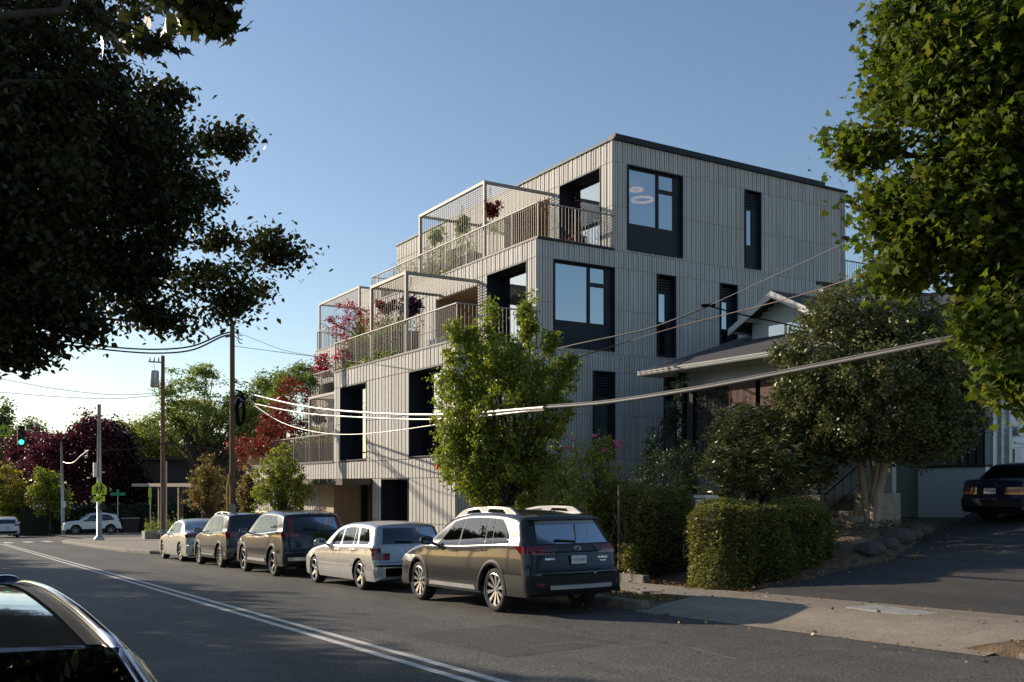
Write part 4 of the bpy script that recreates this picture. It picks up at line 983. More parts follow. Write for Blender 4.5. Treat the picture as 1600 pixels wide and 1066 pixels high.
# --- white SUV crossing the street, heading left (-X)
C=Car(4.60,1.86,[(0,.50),(.02,.80),(.12,.95),(.5,1.04),(1.0,1.10),(1.25,1.14,1),(1.75,1.45),(2.1,1.60),(2.6,1.68),(3.2,1.69),(3.8,1.62),(4.15,1.55,1),(4.36,1.22),(4.45,1.08,1),(4.50,.9),(4.53,.68),(4.595,.62),(4.60,.5)],
  [(0,.85),(1.2,1.06),(2.6,1.08),(3.9,1.16),(4.6,1.15)],(.95,3.64),.36,sill=.30,tum=.18,rr=.09,endr=.22)
c=at(139,837,Y=None,t=.0525); 
r=thing('suv','white sport utility car crossing the junction side on','car',(c.x+.3,c.y+.6,road_z(c.y)+.135),0)
P_=paint('white_paint',(.74,.76,.80),0,.3)
wins=[(lambda v:1.55+.55*v,lambda v:2.45+.03*v,.12),(lambda v:2.52+.03*v,lambda v:3.30,.11),(lambda v:3.36,lambda v:3.95-.42*v**1.6,.115)]
build_car(r,C,P_,wins,'fiveY','galv',cladding=.16,trim='blackmetal',lights=[(1.0,1.13,.45,.87,'redlight',.012)],rglass=(1.18,1.48,.62,.58),handles=(2.3,3.2),mirror=(1.62,M['plasticblack']),seams=((1.42,0,.4),(2.48,.02,.4),(3.36,.08,.7)),rails=(1.9,3.9,.05,.03,M['galv']),headl=.80)
# --- distant cars heading away
for nm,lb,px,py,t,m_,b_ in (('suv','white sport utility car driving away at the far left edge of the frame',8,838,.052,paint('white_paint_far',(.6,.6,.6),0,.3),.2),('suv','dark grey sport utility car waiting behind the white one at the junction',27,836,.060,paint('dark_far',(.04,.045,.055),.4,.3),.3)):
    c=at(px,py,t=t); r=thing(nm,lb,'car',(c.x,c.y,road_z(c.y)+.005),-math.pi/2)
    build_car(r,C,m_,wins,'fiveY','galv',cladding=.1,trim='blackmetal',lights=[(1.0,1.13,.5,.90,'redlight',.012)],rglass=(1.18,1.48,.62,.58),plate=(.85,'318 MVB'),mirror=(1.62,M['plasticblack']),headl=.8)
# ================= HOUSE =================
HX,HY0,HY1=18.0,15.4,20.7
HB=thing('bungalow','pale green bungalow with white gutter, grey shingle roof, gabled dormer and deep dark porch','house',(21,18,-1.0))
gz=H(18,17)
mb=MB()
mb.box(HX,HX+.18,14.9,HY1,2.68,3.16)            # porch frieze
mb.box(HX+2.2,HX+2.35,HY0,HY1,gz-1,3.6); mb.box(HX,30,HY1-.18,HY1,1.2,3.3) ; mb.box(HX+2.2,30,HY1-.18,HY1,-3,1.2)
mb.build('wall',M['siding'],HB)
mb=MB(); mb.box(HX-.03,HX,14.9,HY1+.02,2.66,2.78); mb.build('frieze_trim',M['trim'],HB)
mb=MB(); mb.box(HX+.18,HX+2.2,14.9,HY1-.2,3.0,3.06); mb.build('porch_ceiling',M['siding'],HB)
mb=MB(); mb.box(HX-.0,HX+2.2,15.7,HY1,gz-.6,-.25); mb.build('porch_floor',M['curb'],HB)
for y in (HY1-.22,HY1-.62,17.6,15.8):
    mb=MB(); mb.box(HX+.02,HX+.18,y,y+.16,-.25,2.68); mb.build('porch_post',M['darkmetal'],HB)
mb=MB(); mb.box(HX+.02,HX+.14,15.9,18.7,1.95,2.62); mb.build('porch_blind',mat('brown_blind',(.09,.04,.03),.8),HB)
mb=MB(); mb.box(HX+2.12,HX+2.2,18.9,19.9,-.2,1.9); mb.build('front_door',M['darkmetal'],HB)
# roof
def ZR(x): return 3.18+.318*(x-17.4)
mb=MB()
xa,xb=17.35,24.2; ya,yb=14.5,21.45
mb.add([(xa,ya,ZR(xa)),(xa,yb,ZR(xa)),(xb,yb+.25,ZR(xb)),(xb,ya,ZR(xb)),(xa,ya,ZR(xa)-.10),(xa,yb,ZR(xa)-.10),(xb,yb+.25,ZR(xb)-.10),(xb,ya,ZR(xb)-.10)],[(0,3,2,1),(4,5,6,7),(0,1,5,4),(1,2,6,5),(2,3,7,6),(3,0,4,7)])
xc=30.5
mb.add([(xb,ya,ZR(xb)),(xb,yb+.25,ZR(xb)),(xc,yb,ZR(xb)-2),(xc,ya,ZR(xb)-2),(xb,ya,ZR(xb)-.1),(xb,yb+.25,ZR(xb)-.1),(xc,yb,ZR(xb)-2.1),(xc,ya,ZR(xb)-2.1)],[(0,3,2,1),(4,5,6,7),(1,2,6,5),(2,3,7,6),(3,0,4,7)])
o=mb.build('roof',M['shingle'],HB); fix_normals(o)
mb=MB(); mb.tube([(17.28,ya,3.06),(17.28,yb+.03,3.06)],.055,8); mb.box(17.30,17.36,ya,yb+.02,3.02,3.16); mb.box(17.22,17.36,ya,yb+.02,3.10,3.145); mb.build('gutter',mat('gutter_shaded',(.24,.24,.235),.6),HB)  # white gutter darkened: its shade is put into the colour
mb=MB(); mb.box(17.37,HX,ya,yb-.05,3.0,3.03); mb.build('soffit',M['siding'],HB)
mb=MB(); mb.obox((17.36,yb+.012,3.10),(24.1,yb+.26,ZR(24.1)-.07),.03,.13); mb.build('bargeboard',M['trim'],HB)
# dormer
dx,dy,za,hw,sl=19.95,19.05,5.28,1.62,.50
def gz_(y): return za-abs(y-dy)*sl
mb=MB(); x0,x1=dx-.0,24.0
wy=1.18
mb.prism([(dy-wy,3.5),(dy-wy,gz_(dy-wy)-.12),(dy,za-.12),(dy+wy,gz_(dy+wy)-.12),(dy+wy,3.5)],lambda p:(dx+.45,p[0],p[1]),lambda p:(x1,p[0],p[1])); o=mb.build('dormer_wall',M['siding'],HB); fix_normals(o)
mb=MB()
for k in range(14): 
    z=3.75+k*.11; w=wy if z<gz_(dy-wy)-.15 else max(0,(za-.14-z)/sl)
    if w>.1: mb.box(dx+.437,dx+.449,dy-w+.02,dy+w-.02,z,z+.10)
mb.build('dormer_siding',M['siding'],HB)
mb=MB()
for sg in (-1,1):
    e=dy+sg*hw
    mb.prism([(dy,za),(e,gz_(e)),(e,gz_(e)-.07),(dy,za-.07)],lambda p:(x0,p[0],p[1]),lambda p:(x1,p[0],p[1]))
o=mb.build('dormer_roof',M['shingle'],HB); fix_normals(o)
mb=MB()
for sg in (-1,1):
    e=dy+sg*(hw+.03)
    mb.prism([(dy,za-.01),(e,gz_(e)-.01),(e,gz_(e)-.20),(dy,za-.20)],lambda p:(x0-.045,p[0],p[1]),lambda p:(x0-.003,p[0],p[1]))
o=mb.build('bargeboard',M['trim'],HB); fix_normals(o)
for sg in (-1,1):
    mb=MB(); e=dy+sg*hw; mb.box(x0,x1,min(e,e+sg*.03),max(e,e+sg*.03),gz_(e)-.14,gz_(e)-.0)
    mb.box(x0,x0+.44,e-sg*.6-.04,e-sg*.6+.04,gz_(e-sg*.6)-.2,gz_(e-sg*.6)-.08)
    mb.build('dormer_gutter',M['trim'],HB)
mb=MB(); wx=dx+.42
mb.box(wx,wx+.03,dy-.78,dy+.62,3.75,3.83); mb.box(wx,wx+.03,dy-.78,dy+.62,4.42,4.5); 
for y in (dy-.78,dy-.12,dy+.55): mb.box(wx,wx+.03,y,y+.07,3.83,4.42)
fw=mb.build('window',M['trim'],HB); mb=MB(); mb.box(wx+.012,wx+.018,dy-.71,dy+.55,3.83,4.42); mb.build('pane',M['glass'],fw)
# steps and side wall, handrail
SX,SY0,SY1=16.8,14.9,16.2
n=5; st=thing('porch_steps','concrete steps with a pale cheek wall rising to the porch behind the pale-trunked tree','steps',(17.5,15.5,gz))
mb=MB()
zs0=-1.15
for i in range(n): mb.box(17.6+i*.30,17.6+i*.30+.33,14.9,16.5,zs0-.4,zs0+.18*(i+1))
mb.build('treads',M['curb'],st,bevel=.008)
mb=MB(); mb.box(17.75,19.4,14.55,14.88,zs0-.6,zs0+.45); mb.box(18.2,19.4,14.56,14.87,zs0+.45,zs0+.95); mb.build('cheek_wall',mat('cream_paint',(.33,.28,.21),.8,var=.3,scale=5),st,bevel=.01)
mb=MB()
def rl(x): return zs0+.18*((x-17.6)/.3)+.95
mb.tube([(17.55,15.15,zs0),(17.55,15.15,rl(17.55)),(19.0,15.15,rl(19.0)),(19.0,15.15,zs0+.5)],.02,6)
for k in range(1,5): mb.tube([(17.55+k*.29,15.15,rl(17.55+k*.29)-.9),(17.55+k*.29,15.15,rl(17.55+k*.29))],.01,5)
mb.tube([(17.55,15.15,rl(17.55)-.45),(19.0,15.15,rl(19)-.45)],.01,5)
mb.build('handrail',M['blackmetal'],st)
# porch railing seen through shrubs
# white retaining wall (landing parapet) and shaded return
ww=thing('landing_wall','white painted landing wall with flaking patches beside the driveway','wall',(24,16.5,-1))
mwall,nt,b=newmat('flaking_white'); L=nt.links.new
tc=nt.nodes.new('ShaderNodeTexCoord'); n1=nt.nodes.new('ShaderNodeTexNoise'); n1.inputs['Scale'].default_value=9; n1.inputs['Detail'].default_value=6; L(tc.outputs['Object'],n1.inputs[0])
cr=nt.nodes.new('ShaderNodeValToRGB'); cr.color_ramp.elements[0].position=.66; cr.color_ramp.elements[0].color=(.82,.85,.88,1); cr.color_ramp.elements[1].position=.69; cr.color_ramp.elements[1].color=(.95,.95,.95,1); L(n1.outputs[0],cr.inputs[0]); L(cr.outputs[0],b.inputs['Base Color']); b.inputs['Roughness'].default_value=.7
mb=MB(); mb.box(24,24.2,15.42,17.45,-2.0,.46); mb.build('panel',mwall,ww)
mb=MB(); mb.box(23.95,24.25,15.40,17.47,.46,.52); mb.build('coping',M['brownwall'],ww)
mb=MB(); mb.box(24.3,24.5,17.45,21,-2.0,.50); mb.build('return_wall',M['siding'],ww)
mb=MB(); mb.box(26.4,26.6,15.62,21,-2.0,3.4); mb.build('rear_wall',M['siding'],HB)
mb=MB(); 
for k in range(9): mb.box(26.0,26.04,15.5+k*.25,15.54+k*.25,.52,1.6)
mb.box(26.0,26.05,15.4,17.8,1.6,1.66); mb.build('green_railing',mat('green_rail',(.02,.10,.06),.5),ww)
# siding block with meter
sb=thing('siding_annexe','white clapboard annexe with electric meter beside the driveway','house',(27,17,-1))
mb=MB(); y=15.4
for k in range(20): 
    z=-1.4+k*.30
    mb.add([(24.25,y-.03,z),(34,y-.03,z),(34,y-.005,z+.30),(24.25,y-.005,z+.30)],[(0,1,2,3)]); mb.add([(24.25,y-.03,z),(24.25,y,z),(34,y,z),(34,y-.03,z)],[(0,1,2,3)])
mb.box(24.25,34,y,y+.2,-2.5,4.7); mb.box(24.24,24.44,y+.2,20,-2.5,7.6) if 0 else None
mb.build('wall',M['white'],sb)
mb=MB(); mb.box(24.22,24.34,y-.05,y-.03,-2.5,4.7); mb.build('corner_board',M['white'],sb)
mb=MB(); mb.add([(23.9,14.9,4.6),(34,14.9,4.6),(34,21,6.2),(23.9,21,6.2),(23.9,14.9,4.72),(34,14.9,4.72),(34,21,6.32),(23.9,21,6.32)],[(0,1,2,3),(4,7,6,5),(0,4,5,1),(3,2,6,7),(0,3,7,4),(1,5,6,2)]); mb.build('roof',M['shingle'],sb)
mb=MB(); mb.tube([(24.5,y-.09,-2),(24.5,y-.09,4.5)],.055,8); mb.build('downpipe',M['galv'],sb); 
mb=MB(); mb.tube([(24.85,y-.09,1.1),(24.85,y-.09,4.5)],.05,8); mb.box(24.78,24.92,y-.15,y-.03,.55,1.5); o=mb.build('conduit',M['galv'],sb)
mb=MB(); mb.lathe([(0,-.16),(.11,-.16),(.13,-.12),(.13,0),(.17,0),(.17,.06)],(25.15,y-.06,1.42),'y',20); mb.build('electric_meter',M['galv'],sb)
mb=MB(); mb.box(25.05,25.30,y-.14,y-.04,.55,.95); mb.tube([(25.0,y-.08,1.0),(25.0,y-.08,.35)],.02,6); mb.build('meter_box',M['galv'],sb)
mb=MB(); mb.box(25.2,34,y-.08,y-.03,1.10,1.16); mb.build('band_trim',M['white'],sb)
# gate pillar between hedges
mb=MB(); c=at(1103,800,X=14.6); mb.box(c.x-.16,c.x+.16,c.y-.16,c.y+.16,-2.2,-.30); mb.box(c.x-.19,c.x+.19,c.y-.19,c.y+.19,-.30,-.24); o=mb.build('gate_pillar',M['white'],bevel=.01); tag(o,'white gate pillar glimpsed between the two clipped hedges','pillar')
mb=MB(); c=at(967,900,X=12.25); mb.box(c.x-.02,c.x+.02,c.y-.02,c.y+.02,-2.1,.0); tag(mb.build('garden_stake',M['woodbeam']),'thin wooden stake standing in front of the rose bush by the brick edging','stake')
M['rock']=mat('rock',(.075,.065,.055),.9,var=.4,scale=4,bump=.8,bscale=20)
for k,(x,y_,s_) in enumerate(((15.9,YB(15.9)+.5,.30),(16.7,YB(16.7)+.45,.26),(17.5,YB(17.5)+.5,.36),(18.3,YB(18.3)+.45,.28),(19.1,YB(19.1)+.5,.33))):
    bm=bmesh.new(); bmesh.ops.create_icosphere(bm,subdivisions=3,radius=1)
    for v in bm.verts:
        n_=math.sin(v.co.x*3+k)*math.cos(v.co.y*4+k*2)*.12+random.uniform(-.03,.03); v.co*=1+n_; v.co.x*=s_*1.3; v.co.y*=s_*.7; v.co.z*=s_*.55
    me=bpy.data.meshes.new('rock'); bm.to_mesh(me); bm.free(); me.materials.append(M['rock']); o=bpy.data.objects.new('rock',me); COL.objects.link(o); o.location=(x,y_,H(x,y_)+.02); tag(o,['weathered grey rock on the bank nearest the clipped hedge','small weathered rock second along the bank from the hedge','largest weathered rock midway along the bank','flat rock on the bank just below the pale tree trunks','weathered rock on the bank nearest the white wall'][k],'rock','rocks along the driveway bank')
# ================= VEGETATION =================
LM={}
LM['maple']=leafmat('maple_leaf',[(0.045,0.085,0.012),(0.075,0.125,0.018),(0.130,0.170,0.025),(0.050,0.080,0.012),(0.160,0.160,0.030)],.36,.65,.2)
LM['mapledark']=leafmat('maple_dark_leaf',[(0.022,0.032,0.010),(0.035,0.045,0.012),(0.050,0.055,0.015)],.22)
LM['horn']=leafmat('hornbeam_leaf',[(0.104,0.163,0.026),(0.169,0.234,0.036),(0.273,0.305,0.052),(0.091,0.130,0.026)],.42)
LM['young']=leafmat('young_tree_leaf',[(0.175,0.213,0.037),(0.250,0.275,0.050),(0.125,0.175,0.037)],.45)
LM['mixed']=leafmat('turning_leaf',[(0.120,0.160,0.030),(0.220,0.140,0.050),(0.100,0.120,0.030),(0.250,0.160,0.070)],.45)
LM['camellia']=leafmat('camellia_leaf',[(0.081,0.101,0.038),(0.135,0.155,0.054),(0.203,0.209,0.074),(0.068,0.081,0.027)],.12,.4,.5)
LM['hedge']=leafmat('hedge_leaf',[(0.104,0.129,0.032),(0.163,0.173,0.039),(0.209,0.208,0.053)],.3)
LM['rhodo']=leafmat('rhododendron_leaf',[(0.055,0.080,0.033),(0.082,0.104,0.036),(0.109,0.121,0.046)],.15,.35,.5)
LM['conif']=leafmat('yew_leaf',[(0.028,0.056,0.025),(0.042,0.077,0.031)],.12)
LM['rose']=leafmat('rose_leaf',[(0.162,0.230,0.049),(0.270,0.321,0.073),(0.351,0.344,0.097)],.4)
LM['red']=leafmat('red_maple_leaf',[(0.240,0.019,0.024),(0.326,0.038,0.029),(0.173,0.014,0.019)],.4)
LM['rust']=leafmat('rust_maple_leaf',[(0.165,0.041,0.025),(0.206,0.066,0.033),(0.099,0.033,0.021)],.4)
LM['plum']=leafmat('plum_leaf',[(0.076,0.020,0.026),(0.119,0.027,0.032),(0.049,0.016,0.022),(0.162,0.038,0.038)],.3)
LM['plumdark']=leafmat('dark_plum_leaf',[(0.035,0.014,0.018),(0.060,0.018,0.022)],.2)
LM['yellow']=leafmat('yellow_green_leaf',[(0.200,0.200,0.030),(0.260,0.240,0.040),(0.140,0.170,0.030)],.4)
LM['locust']=leafmat('locust_leaf',[(0.130,0.195,0.039),(0.182,0.234,0.052),(0.104,0.156,0.039)],.4)
LM['far']=leafmat('far_leaf',[(0.070,0.112,0.042),(0.098,0.140,0.049)],.3)
LM['poplar']=leafmat('poplar_leaf',[(0.098,0.154,0.042),(0.140,0.196,0.056)],.35)
LM['purple']=leafmat('petunia',[(0.060,0.020,0.100),(0.090,0.030,0.070),(0.040,0.015,0.050)],.3)
LM['pink']=leafmat('rose_petal',[(0.650,0.180,0.260),(0.750,0.320,0.400)],.3)
LM['white']=leafmat('pale_leaf',[(0.220,0.200,0.190),(0.130,0.130,0.130),(0.060,0.070,0.050)],.3)
LM['small']=leafmat('terrace_leaf',[(0.102,0.170,0.034),(0.170,0.238,0.051),(0.272,0.323,0.085)],.4)
def G(x,y): return Vector((x,y,H(x,y)))
def ellp(px,py,t,rpx,rpy,ry=None,w=1):
    c=at(px,py,t=t); r=rpx*t; return (c.x,c.y,c.z,r,r if ry is None else ry,rpy*t,w)
# --- big dark maple, upper left (its trunk is out of frame)
el=[]
for px,py,t,rx,ry,w in [(40,120,.0068,150,150,3.5),(150,230,.0072,110,110,3),(60,330,.0070,120,110,3),(230,330,.0075,80,70,1.6),(40,450,.0068,90,70,1.8),(230,210,.0078,80,60,1.3),(180,430,.0076,90,45,1.5),(330,440,.0080,60,40,.7),(300,300,.0082,55,35,.55),(345,220,.0084,45,18,.28),(430,400,.0086,60,16,.25),(355,480,.0080,30,28,.25),(240,500,.0078,60,20,.35),(20,550,.0068,45,30,.5),(-120,200,.0068,150,250,5),(60,-60,.0068,220,120,3.2),(270,150,.0078,40,20,.25),(345,375,.0082,30,30,.3),(470,395,.0086,22,13,.10),(380,212,.0086,14,9,.05),(395,452,.0084,26,12,.10),(420,375,.0086,20,10,.08),(60,200,.0064,110,200,4),(100,480,.0066,70,60,1.2),(10,400,.0064,60,150,2)]:
    c=at(px,py,t=t); el.append((c.x,c.y,c.z,rx*t,rx*t*1.1,ry*t,w))
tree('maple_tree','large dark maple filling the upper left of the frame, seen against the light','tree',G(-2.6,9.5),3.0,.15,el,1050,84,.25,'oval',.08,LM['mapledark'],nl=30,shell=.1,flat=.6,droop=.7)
# near overhanging big-leaf twigs at the top of the frame
el=[ellp(330,15,.0036,45,22,None,1),ellp(260,-15,.0038,60,30,None,1.5),ellp(230,40,.0042,40,40,None,.6),ellp(310,-60,.0036,90,40,None,2)]
r_=thing('maple_branch_tree','near maple whose large-leaved twigs hang into the top left of the frame','tree',tuple(G(-2.6,4.2)))
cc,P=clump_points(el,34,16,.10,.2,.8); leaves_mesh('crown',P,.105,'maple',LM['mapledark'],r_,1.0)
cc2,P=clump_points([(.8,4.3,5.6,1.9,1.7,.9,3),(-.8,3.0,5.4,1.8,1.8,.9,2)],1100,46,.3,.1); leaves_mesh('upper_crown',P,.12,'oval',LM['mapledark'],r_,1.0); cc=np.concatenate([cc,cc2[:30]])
mb=MB(); b0=G(-2.6,4.2); mb.tube([b0,b0+Vector((0,0,2.2)),b0+Vector((.5,.2,4.6))],[.2,.17,.1],10)
limbs(mb,b0+Vector((.5,.2,4.6)),[c for c in cc[::3]],.045,.06); mb.build('trunk',M['bark'],r_,smooth=True)
# --- maple, upper right
el=[]
for px,py,t,rx,ry,w in [(1500,90,.0062,110,110,2.2),(1560,260,.0062,110,130,2.8),(1480,360,.0063,110,80,1.9),(1360,232,.0066,45,24,.4),(1405,120,.0066,46,60,.8),(1420,330,.0064,70,50,1),(1560,430,.0062,66,46,1.0),(1570,520,.0058,50,34,.5),(1590,600,.0056,35,30,.35),(1440,20,.0064,70,60,1),(1600,80,.0060,120,200,3),(1700,300,.0060,120,260,4),(1305,215,.0068,16,9,.06),(1530,490,.0058,30,20,.3),(1400,430,.0064,45,22,.4)]:
    c=at(px,py,t=t); el.append((c.x,c.y,c.z,rx*t,rx*t*1.1,ry*t,w))
tree('maple_tree','bright green maple filling the upper right of the frame, large lobed leaves','tree',G(11.4,3.6),3.4,.16,el,1000,44,.22,'maple',.085,LM['maple'],nl=50,shell=.1,flat=.8,droop=.9)
# --- hornbeam in front of the building
el=[]
t0=.0147
for px,py,rx,ry,w in [(785,640,95,95,3),(780,740,85,60,2),(720,640,50,80,1),(850,620,50,70,1.1),(785,565,62,45,.9),(720,560,30,30,.35),(825,500,12,42,.30),(765,490,8,38,.14),(710,520,8,28,.12),(880,570,24,22,.25),(695,590,22,12,.16),(840,715,62,65,1.2),(740,740,55,50,1),(700,700,30,40,.5),(735,525,10,30,.15),(860,535,14,20,.18)]:
    c=at(px,py,t=t0); el.append((c.x,c.y,c.z,rx*t0,rx*t0,ry*t0,w))
tree('hornbeam_tree','dense green hornbeam standing in front of the ribbed building behind the grey crossover','tree',G(11.5,19.2),1.3,.09,el,900,52,.15,'oval',.075,LM['horn'],nl=50,shell=.15,flat=1,droop=.8)
# --- camellia
t0=.0140; el=[]
for px,py,rx,ry,w in [(1365,600,150,125,4),(1290,560,80,75,1.5),(1440,560,90,80,1.7),(1350,490,90,50,1.2),(1260,620,55,50,.7),(1480,640,60,60,.8),(1330,690,90,30,.9),(1420,690,90,34,.9),(1370,650,140,60,1.5)]:
    c=at(px,py,t=t0); el.append((c.x,c.y,c.z,rx*t0,rx*t0,ry*t0,w))
cb=G(17.9,14.2)
ct=tree('camellia_tree','rounded glossy-leaved tree with two pale trunks in front of the bungalow','tree',cb,.3,.10,el,1250,74,.17,'oval',.08,LM['camellia'],nl=3,shell=.5,flat=1,droop=.6,bark=M['palebark'])
mb=MB()
for dx_,dy_,z_,r0 in ((-.1,.30,2.3,.085),(.15,-.40,2.4,.10)):
    mb.tube([cb+Vector((0,-.02+dy_*.1,-.2)),cb+Vector((dx_*.2,dy_*.25,.5)),cb+Vector((dx_*.6,dy_*.7,1.3)),cb+Vector((dx_,dy_,z_))],[r0*1.3,r0*1.05,r0*.9,r0*.5],10)
mb.build('trunk',M['palebark'],ct,smooth=True)
# --- clipped hedges
def hedge(name,label,x0,x1,y0,y1,zt_,size,n,lm,wob=.075):
    c=Vector(((x0+x1)/2,(y0+y1)/2,H((x0+x1)/2,(y0+y1)/2))); root=thing(name,label,'hedge',tuple(c))
    # woody core
    rad=.34; pts=[]; zb=c.z-.45
    A=[(x1-x0)*(y1-y0),(x1-x0)*(zt_-zb),(x1-x0)*(zt_-zb),(y1-y0)*(zt_-zb),(y1-y0)*(zt_-zb)]; tot=sum(A)
    N=n; f=rng.choice(5,N,p=np.array(A)/tot); u=rng.random(N); v=rng.random(N); dd=rng.random(N)**1.5*.22
    P=np.zeros((N,3))
    X=x0+u*(x1-x0); Y=y0+v*(y1-y0); Z=zb+v*(zt_-zb); Yu=y0+u*(y1-y0)
    P[:,0]=np.where(f<3,X,np.where(f==3,x0+dd,x1-dd)); P[:,1]=np.where(f==0,Y,np.where(f==1,y0+dd,np.where(f==2,y1-dd,Yu))); P[:,2]=np.where(f==0,zt_-dd,Z)
    # round edges & bumps
    cx,cy=(x0+x1)/2,(y0+y1)/2; hx,hy=(x1-x0)/2,(y1-y0)/2
    top=np.clip((P[:,2]-(zt_-rad))/rad,0,1); sh=1-(1-np.sqrt(1-top**2*.8))*.25*1.2
    ax=np.abs(P[:,0]-cx)/hx; ay=np.abs(P[:,1]-cy)/hy
    corner=1-.16*np.clip(ax-.8,0,1)*np.clip(ay-.6,0,1)*20
    P[:,0]=cx+(P[:,0]-cx)*np.minimum(sh,1)*corner; P[:,1]=cy+(P[:,1]-cy)*np.minimum(sh+.02,1)*corner
    bump=wob*(np.sin(P[:,0]*3.1+P[:,2]*2)+np.sin(P[:,1]*4.3+1+P[:,2]*3)+np.sin(P[:,0]*7+P[:,1]*5))
    P[:,1]-=bump*(f==1); P[:,0]-=bump*(f==3); P[:,2]+=bump*.7*(f==0)+np.where(rng.random(N)<.03,.05,0)
    g_=np.array([H(a,b) for a,b in P[:,:2]]); P=P[P[:,2]>g_-.02]
    leaves_mesh('foliage',P,size,'oval',lm,root,.2)
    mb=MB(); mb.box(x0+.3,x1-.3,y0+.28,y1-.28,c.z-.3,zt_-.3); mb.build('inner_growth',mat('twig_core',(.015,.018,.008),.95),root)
    return root
hedge('hedge','wide clipped box hedge beside the driveway, its left end and top sunlit',12.15,15.3,12.72,14.0,-.40,.06,34000,LM['hedge'])
hedge('hedge','smaller clipped hedge between the rose bush and the garden path',12.35,14.1,15.4,17.4,-.08,.06,24000,LM['hedge'])
# --- rose bush with pink blooms
el=[ellp(920,740,.0137,42,55,None,2),ellp(900,800,.0137,45,50,None,1.5),ellp(950,770,.0137,28,60,None,1),ellp(870,770,.0140,35,40,None,1),ellp(940,700,.0137,22,22,None,.4)]
rb=tree('rose_bush','tall leggy rose bush with pink blooms behind the grey crossover','bush',G(12.6,16.9),.5,.03,el,300,26,.12,'oval',.065,LM['rose'],nl=40,shell=.2,flat=1)
for px,py in ((929,681),(961,692),(972,691),(966,699),(900,688),(885,700),(944,704)):
    c=at(px,py,t=.0135); pts=[(c.x+rng.normal(0,.025),c.y+rng.normal(0,.025),c.z+rng.normal(0,.02)) for _ in range(36)]; leaves_mesh('bloom',pts,.055,'oval',LM['pink'],rb,-.3)
mb=MB()
for k in range(34):
    x=12.35+random.random()*.8; y=15.9+random.random()*1.6; b0=Vector((x,y,H(x,y)-.05)); mb.tube([b0,b0+Vector((random.gauss(0,.06),random.gauss(0,.06),.6)),b0+Vector((random.gauss(0,.15),random.gauss(0,.15),1.3+random.random()*.6))],[.012,.010,.005],5)
mb.build('canes',M['palebark'],rb)
# second bush leaf mass to its left under the hornbeam
tree('shrub','yellow-green bush between the hornbeam and the rose, just behind the grey crossover','bush',G(12.3,18.4),.4,.03,[ellp(850,790,.0145,45,40,None,1),ellp(885,830,.0140,35,35,None,1),ellp(820,800,.0150,40,25,None,.8),ellp(930,850,.0135,25,40,None,.6)],200,30,.13,'oval',.07,LM['rose'],nl=20,shell=.2,flat=1)
tree('shrub','small sunlit shrub at the left foot of the smaller hedge','bush',G(12.4,15.35),.1,.02,[ellp(985,870,.0128,16,24,None,1)],40,30,.07,'oval',.05,LM['hedge'],nl=6,shell=.3,flat=1)
# --- rhododendron and yew in the garden
tree('rhododendron','large dark rhododendron mounded in front of the porch','bush',G(16.1,16.0),.4,.07,[ellp(1210,720,.0143,105,62,None,3),ellp(1180,680,.0146,70,50,None,1.2),ellp(1250,690,.0146,80,55,None,1.2),ellp(1130,740,.0142,40,40,None,.7)],340,40,.18,'long',.15,LM['rhodo'],nl=20,shell=.5,flat=.8,droop=.2)
tree('yew_shrub','dark feathery mounded shrub against the ribbed wall left of the rhododendron','bush',G(15.2,18.9),.3,.05,[ellp(1040,745,.0155,52,38,None,2),ellp(1075,720,.0158,35,30,None,1)],260,50,.13,'long',.06,LM['conif'],nl=16,shell=.5,flat=.8,droop=.5)
tree('garden_shrub','tall thin shrub rising against the ribbed wall at the bungalow corner','bush',G(16.6,20.6),.5,.03,[ellp(1055,650,.0170,18,55,None,1),ellp(1020,700,.0165,16,30,None,.5),ellp(1065,600,.0172,10,24,None,.4)],90,26,.10,'oval',.07,LM['conif'],nl=22,shell=.1,flat=1)
# climbing plant in porch
rt=thing('climbing_plant','pale-leaved climber hanging across the dark porch opening','climber',tuple(at(1130,720,t=.0172)))
P=[];
for _ in range(5200):
    px=rng.uniform(1088,1200); py=rng.uniform(612,735); 
    if px<1140 and py>720: continue
    c=at(px,py,t=.01735); P.append((18.15+rng.normal(0,.05),c.y*18.15/c.x,c.z*18.15/c.x))
leaves_mesh('foliage',P,.07,'oval',LM['white'],rt,.9); mb=MB(); 
for k in range(8): mb.tube([(18.2,16.2+k*.42,-.3),(18.2,16.25+k*.42+random.gauss(0,.08),1.1),(18.2,16.2+k*.42,2.6)],.012,5)
mb.build('stems',M['bark'],rt)
# garden ground planting on the bank
P=[]
for _ in range(5000):
    x=rng.uniform(13.6,19.5); y=rng.uniform(13.2,18.5); P.append((x,y,H(x,y)+rng.random()*.16))
o=leaves_mesh('ground_cover',P,.06,'oval',LM['rhodo'],None,.2); tag(o,'low dark ground cover between the hedges and the porch','ground cover',kind='stuff')
